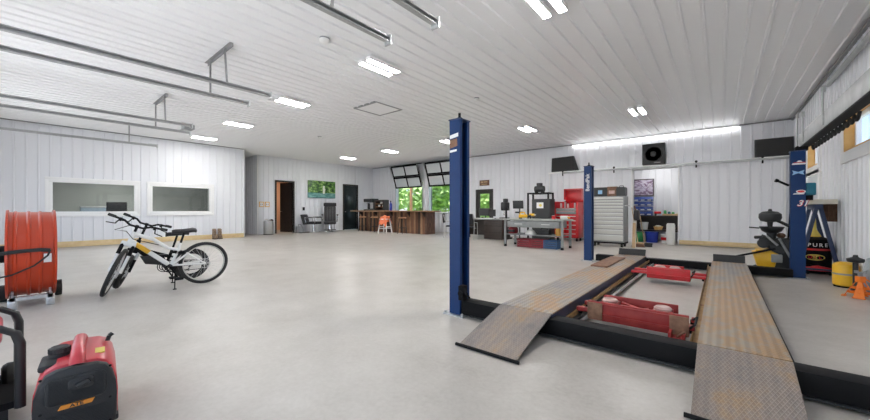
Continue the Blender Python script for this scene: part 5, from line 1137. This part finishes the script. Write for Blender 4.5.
MB().lathe([(.12, .0), (.125, .015), (0, .015)], 32).build('base_ring', 'black', t)
t = thing('hand_pump', 'black upright pump with a round knob, beside the yellow canister', 'pump', (1.445, 7.45, 0)); MB().lathe([(.05, 0), (.05, .02), (.028, .03), (.028, .38), (.0, .38)], 18).build('pump_tube', 'plastic', t); MB().lathe([(.02, .38), (.075, .39), (.085, .41), (.085, .435), (.03, .46), (.02, .49), (0, .49)], 20).build('knob', 'plastic', t)
t = thing('jack_stand', 'orange jack stand on the floor at the right edge', 'jack stand', (1.37, 6.86, 0), .5)
for k in range(4):
    a = PI / 4 + k * PI / 2; l = MB().prism([(-.05, 0), (.05, 0), (.016, .22), (-.016, .22)], -.004, .004, 'y', Matrix.Rotation(a + PI / 2, 4, 'Z') @ Matrix.Translation((0, -.135, 0)) @ Matrix.Rotation(-.46, 4, 'X')).build('leg', 'orange', t); MB().box(-.055, .055, -.02, .02, 0, .012, mx=Matrix.Rotation(a + PI / 2, 4, 'Z') @ Matrix.Translation((0, -.135, 0))).build('foot', 'orange', l)
MB().box(-.034, .034, -.034, .034, .19, .27, .006).build('collar', 'orange', t); MB().box(-.018, .018, -.014, .014, .2, .31).box(-.05, .05, -.022, .022, .31, .325).box(-.05, -.035, -.022, .022, .325, .345).box(.035, .05, -.022, .022, .325, .345).build('ratchet_post', 'greysteel', t); MB().bar((.034, 0, .25), (.13, 0, .18), .018, .012).build('ratchet_handle', 'orange', t)
for z in (.06, .12): b = MB(); w_ = .135 - .45 * z; [b.bar(p, q, .008, .025) for p, q in (((-w_ * .72, -w_ * .72, z), (w_ * .72, -w_ * .72, z)), ((w_ * .72, -w_ * .72, z), (w_ * .72, w_ * .72, z)), ((w_ * .72, w_ * .72, z), (-w_ * .72, w_ * .72, z)), ((-w_ * .72, w_ * .72, z), (-w_ * .72, -w_ * .72, z)))]; b.build('brace', 'orange', t)
t = thing('flexible_duct', 'silver grey duct leaning on the right wall beside the jack stand', 'duct', (1.475, 6.75, 0)); n = 40
MB().tube([(0, .42 - .3 * k / n, .06 + .42 * (k / n) ** .8) for k in range(n + 1)], [.058 if k % 2 else .05 for k in range(n + 1)], 14).build('duct_hose', 'hose', t); MB().cyl((0, .44, .064), (0, .39, .09), .062).build('duct_cuff', 'greysteel', t)
MB().cyl((XR - .08, -1, 3.36), (XR - .08, 9.2, 3.36), .04, seg=14).build('conduit_pipe', 'track', None, label='grey pipe running high along the right wall under the ceiling', category='pipe')

# ------------------------------------------------------------------ trees outside
def leaf_cloud(b, c, r, n, s, rnd):
    for _ in range(n):
        d = Vector((rnd.gauss(0, 1), rnd.gauss(0, 1), rnd.gauss(0, 1))).normalized() * (rnd.random() ** .4)
        p = Vector(c) + Vector((d.x * r[0], d.y * r[1], d.z * r[2])); u = Vector((rnd.gauss(0, 1), rnd.gauss(0, 1), rnd.gauss(0, .7))).normalized(); w = u.orthogonal().normalized(); k = s * (.6 + .8 * rnd.random())
        b.quad(p - u * k, p + w * k * .5, p + u * k, p - w * k * .5)
def tree(x, y, h, r, m_, label, seed):
    rnd = random.Random(seed); t = thing('tree', label, 'tree', (x, y, -.12), 0, 'trees outside the back wall')
    MB().tube([(0, 0, 0), (.05, .02, h * .3), (-.03, .05, h * .6), (.04, 0, h * .85)], [.16, .12, .08, .04], 8).build('trunk', 'bark', t); b = MB()
    leaf_cloud(b, (0, 0, h * .55), (r, r, h * .48), 900, .22, rnd)
    for k in range(5):
        a = k * 2 * PI / 5 + rnd.random(); leaf_cloud(b, (r * .6 * math.cos(a), r * .6 * math.sin(a), h * (.3 + .4 * rnd.random())), (r * .5, r * .5, h * .2), 260, .2, rnd)
    b.build('foliage', m_, t)
TR = [(-27.5, 25, 6, 2.3, 'leafA', 'bright green tree seen through the left side of the left bar window'), (-23.6, 20.3, 5.2, 2.1, 'leafB', 'mid green tree seen through the right side of the left bar window'), (-20.6, 25, 6.4, 2.2, 'leafA', 'bright green tree outside between the two bar windows'),
      (-17.8, 20.3, 5, 2.0, 'leafB', 'mid green tree seen through the right bar window'), (-15.2, 25, 5.4, 2., 'leafA', 'bright green tree outside behind the near blue post'), (-12.8, 20.3, 5.5, 1.9, 'leafA', 'bright green tree seen through the glazed back door'), (-10.6, 25, 6, 2.0, 'leafB', 'mid green tree outside, right of the glazed back door'), (-31.5, 20.3, 7, 2.6, 'leafB', 'mid green tree farthest left outside the bar windows')]
for i, a in enumerate(TR): tree(*a, 40 + i)
t = thing('porch_post', 'brown wooden porch post outside the left bar window', 'post', (-14.05, 14.6, -.1)); MB().box(-.06, .06, -.06, .06, 0, 3.1, .005).build('post_shaft', 'seatwood', t); MB().box(-.09, .09, -.09, .09, 0, .12, .005).build('post_base', 'seatwood', t)

# ------------------------------------------------------------------ light, sky, camera
sc = bpy.context.scene
def area(name, loc, size, energy, col=(1, 1, 1), rot=(0, 0, 0)):
    l = bpy.data.lights.new(name, 'AREA'); l.shape = 'RECTANGLE'; l.size, l.size_y = size; l.energy = energy; l.color = col
    o = bpy.data.objects.new(name, l); C.objects.link(o); o.location = loc; o.rotation_euler = rot; return o
area('storage_fill', (-1.7, 14.1, 2.85), (.8, .3), 8, (1, .98, .95))  # unseen area light, added to brighten the storage room
area('office_lamp', (-17, 2.5, 2.65), (1.2, 1.2), 80)
area('washroom_lamp', (-18, 8.2, 2.85), (.4, .4), 14, (1, .86, .7))
w = bpy.data.worlds.new('sky'); sc.world = w; w.use_nodes = True; nt = w.node_tree; bg = nt.nodes['Background']
sky = nt.nodes.new('ShaderNodeTexSky'); sky.sky_type = 'HOSEK_WILKIE'; sky.turbidity = 6; sky.ground_albedo = .4
sky.sun_direction = Vector((-.3, -.55, .7)).normalized(); nt.links.new(sky.outputs[0], bg.inputs[0]); bg.inputs[1].default_value = 5
s = bpy.data.lights.new('sun', 'SUN'); s.energy = 6; s.angle = .05; s.color = (1, .98, .96); so = bpy.data.objects.new('sun', s); C.objects.link(so); so.rotation_euler = (math.radians(9), math.radians(-5), 0)
cam = bpy.data.cameras.new('camera'); cam.sensor_width = 36; cam.lens = 342 / 870 * 36; cam.clip_start = .02; co = bpy.data.objects.new('camera', cam); C.objects.link(co)
co.location = (0, 0, 1.12); co.rotation_euler = (PI / 2, 0, math.atan(286 / 342)); sc.camera = co
sc.view_settings.view_transform = 'Standard'; sc.view_settings.look = 'None'; sc.view_settings.gamma = 1; sc.view_settings.use_curve_mapping = False; sc.view_settings.exposure = .85
sc.cycles.max_bounces = 10; sc.cycles.diffuse_bounces = 6; sc.cycles.transparent_max_bounces = 24; sc.cycles.sample_clamp_indirect = 6
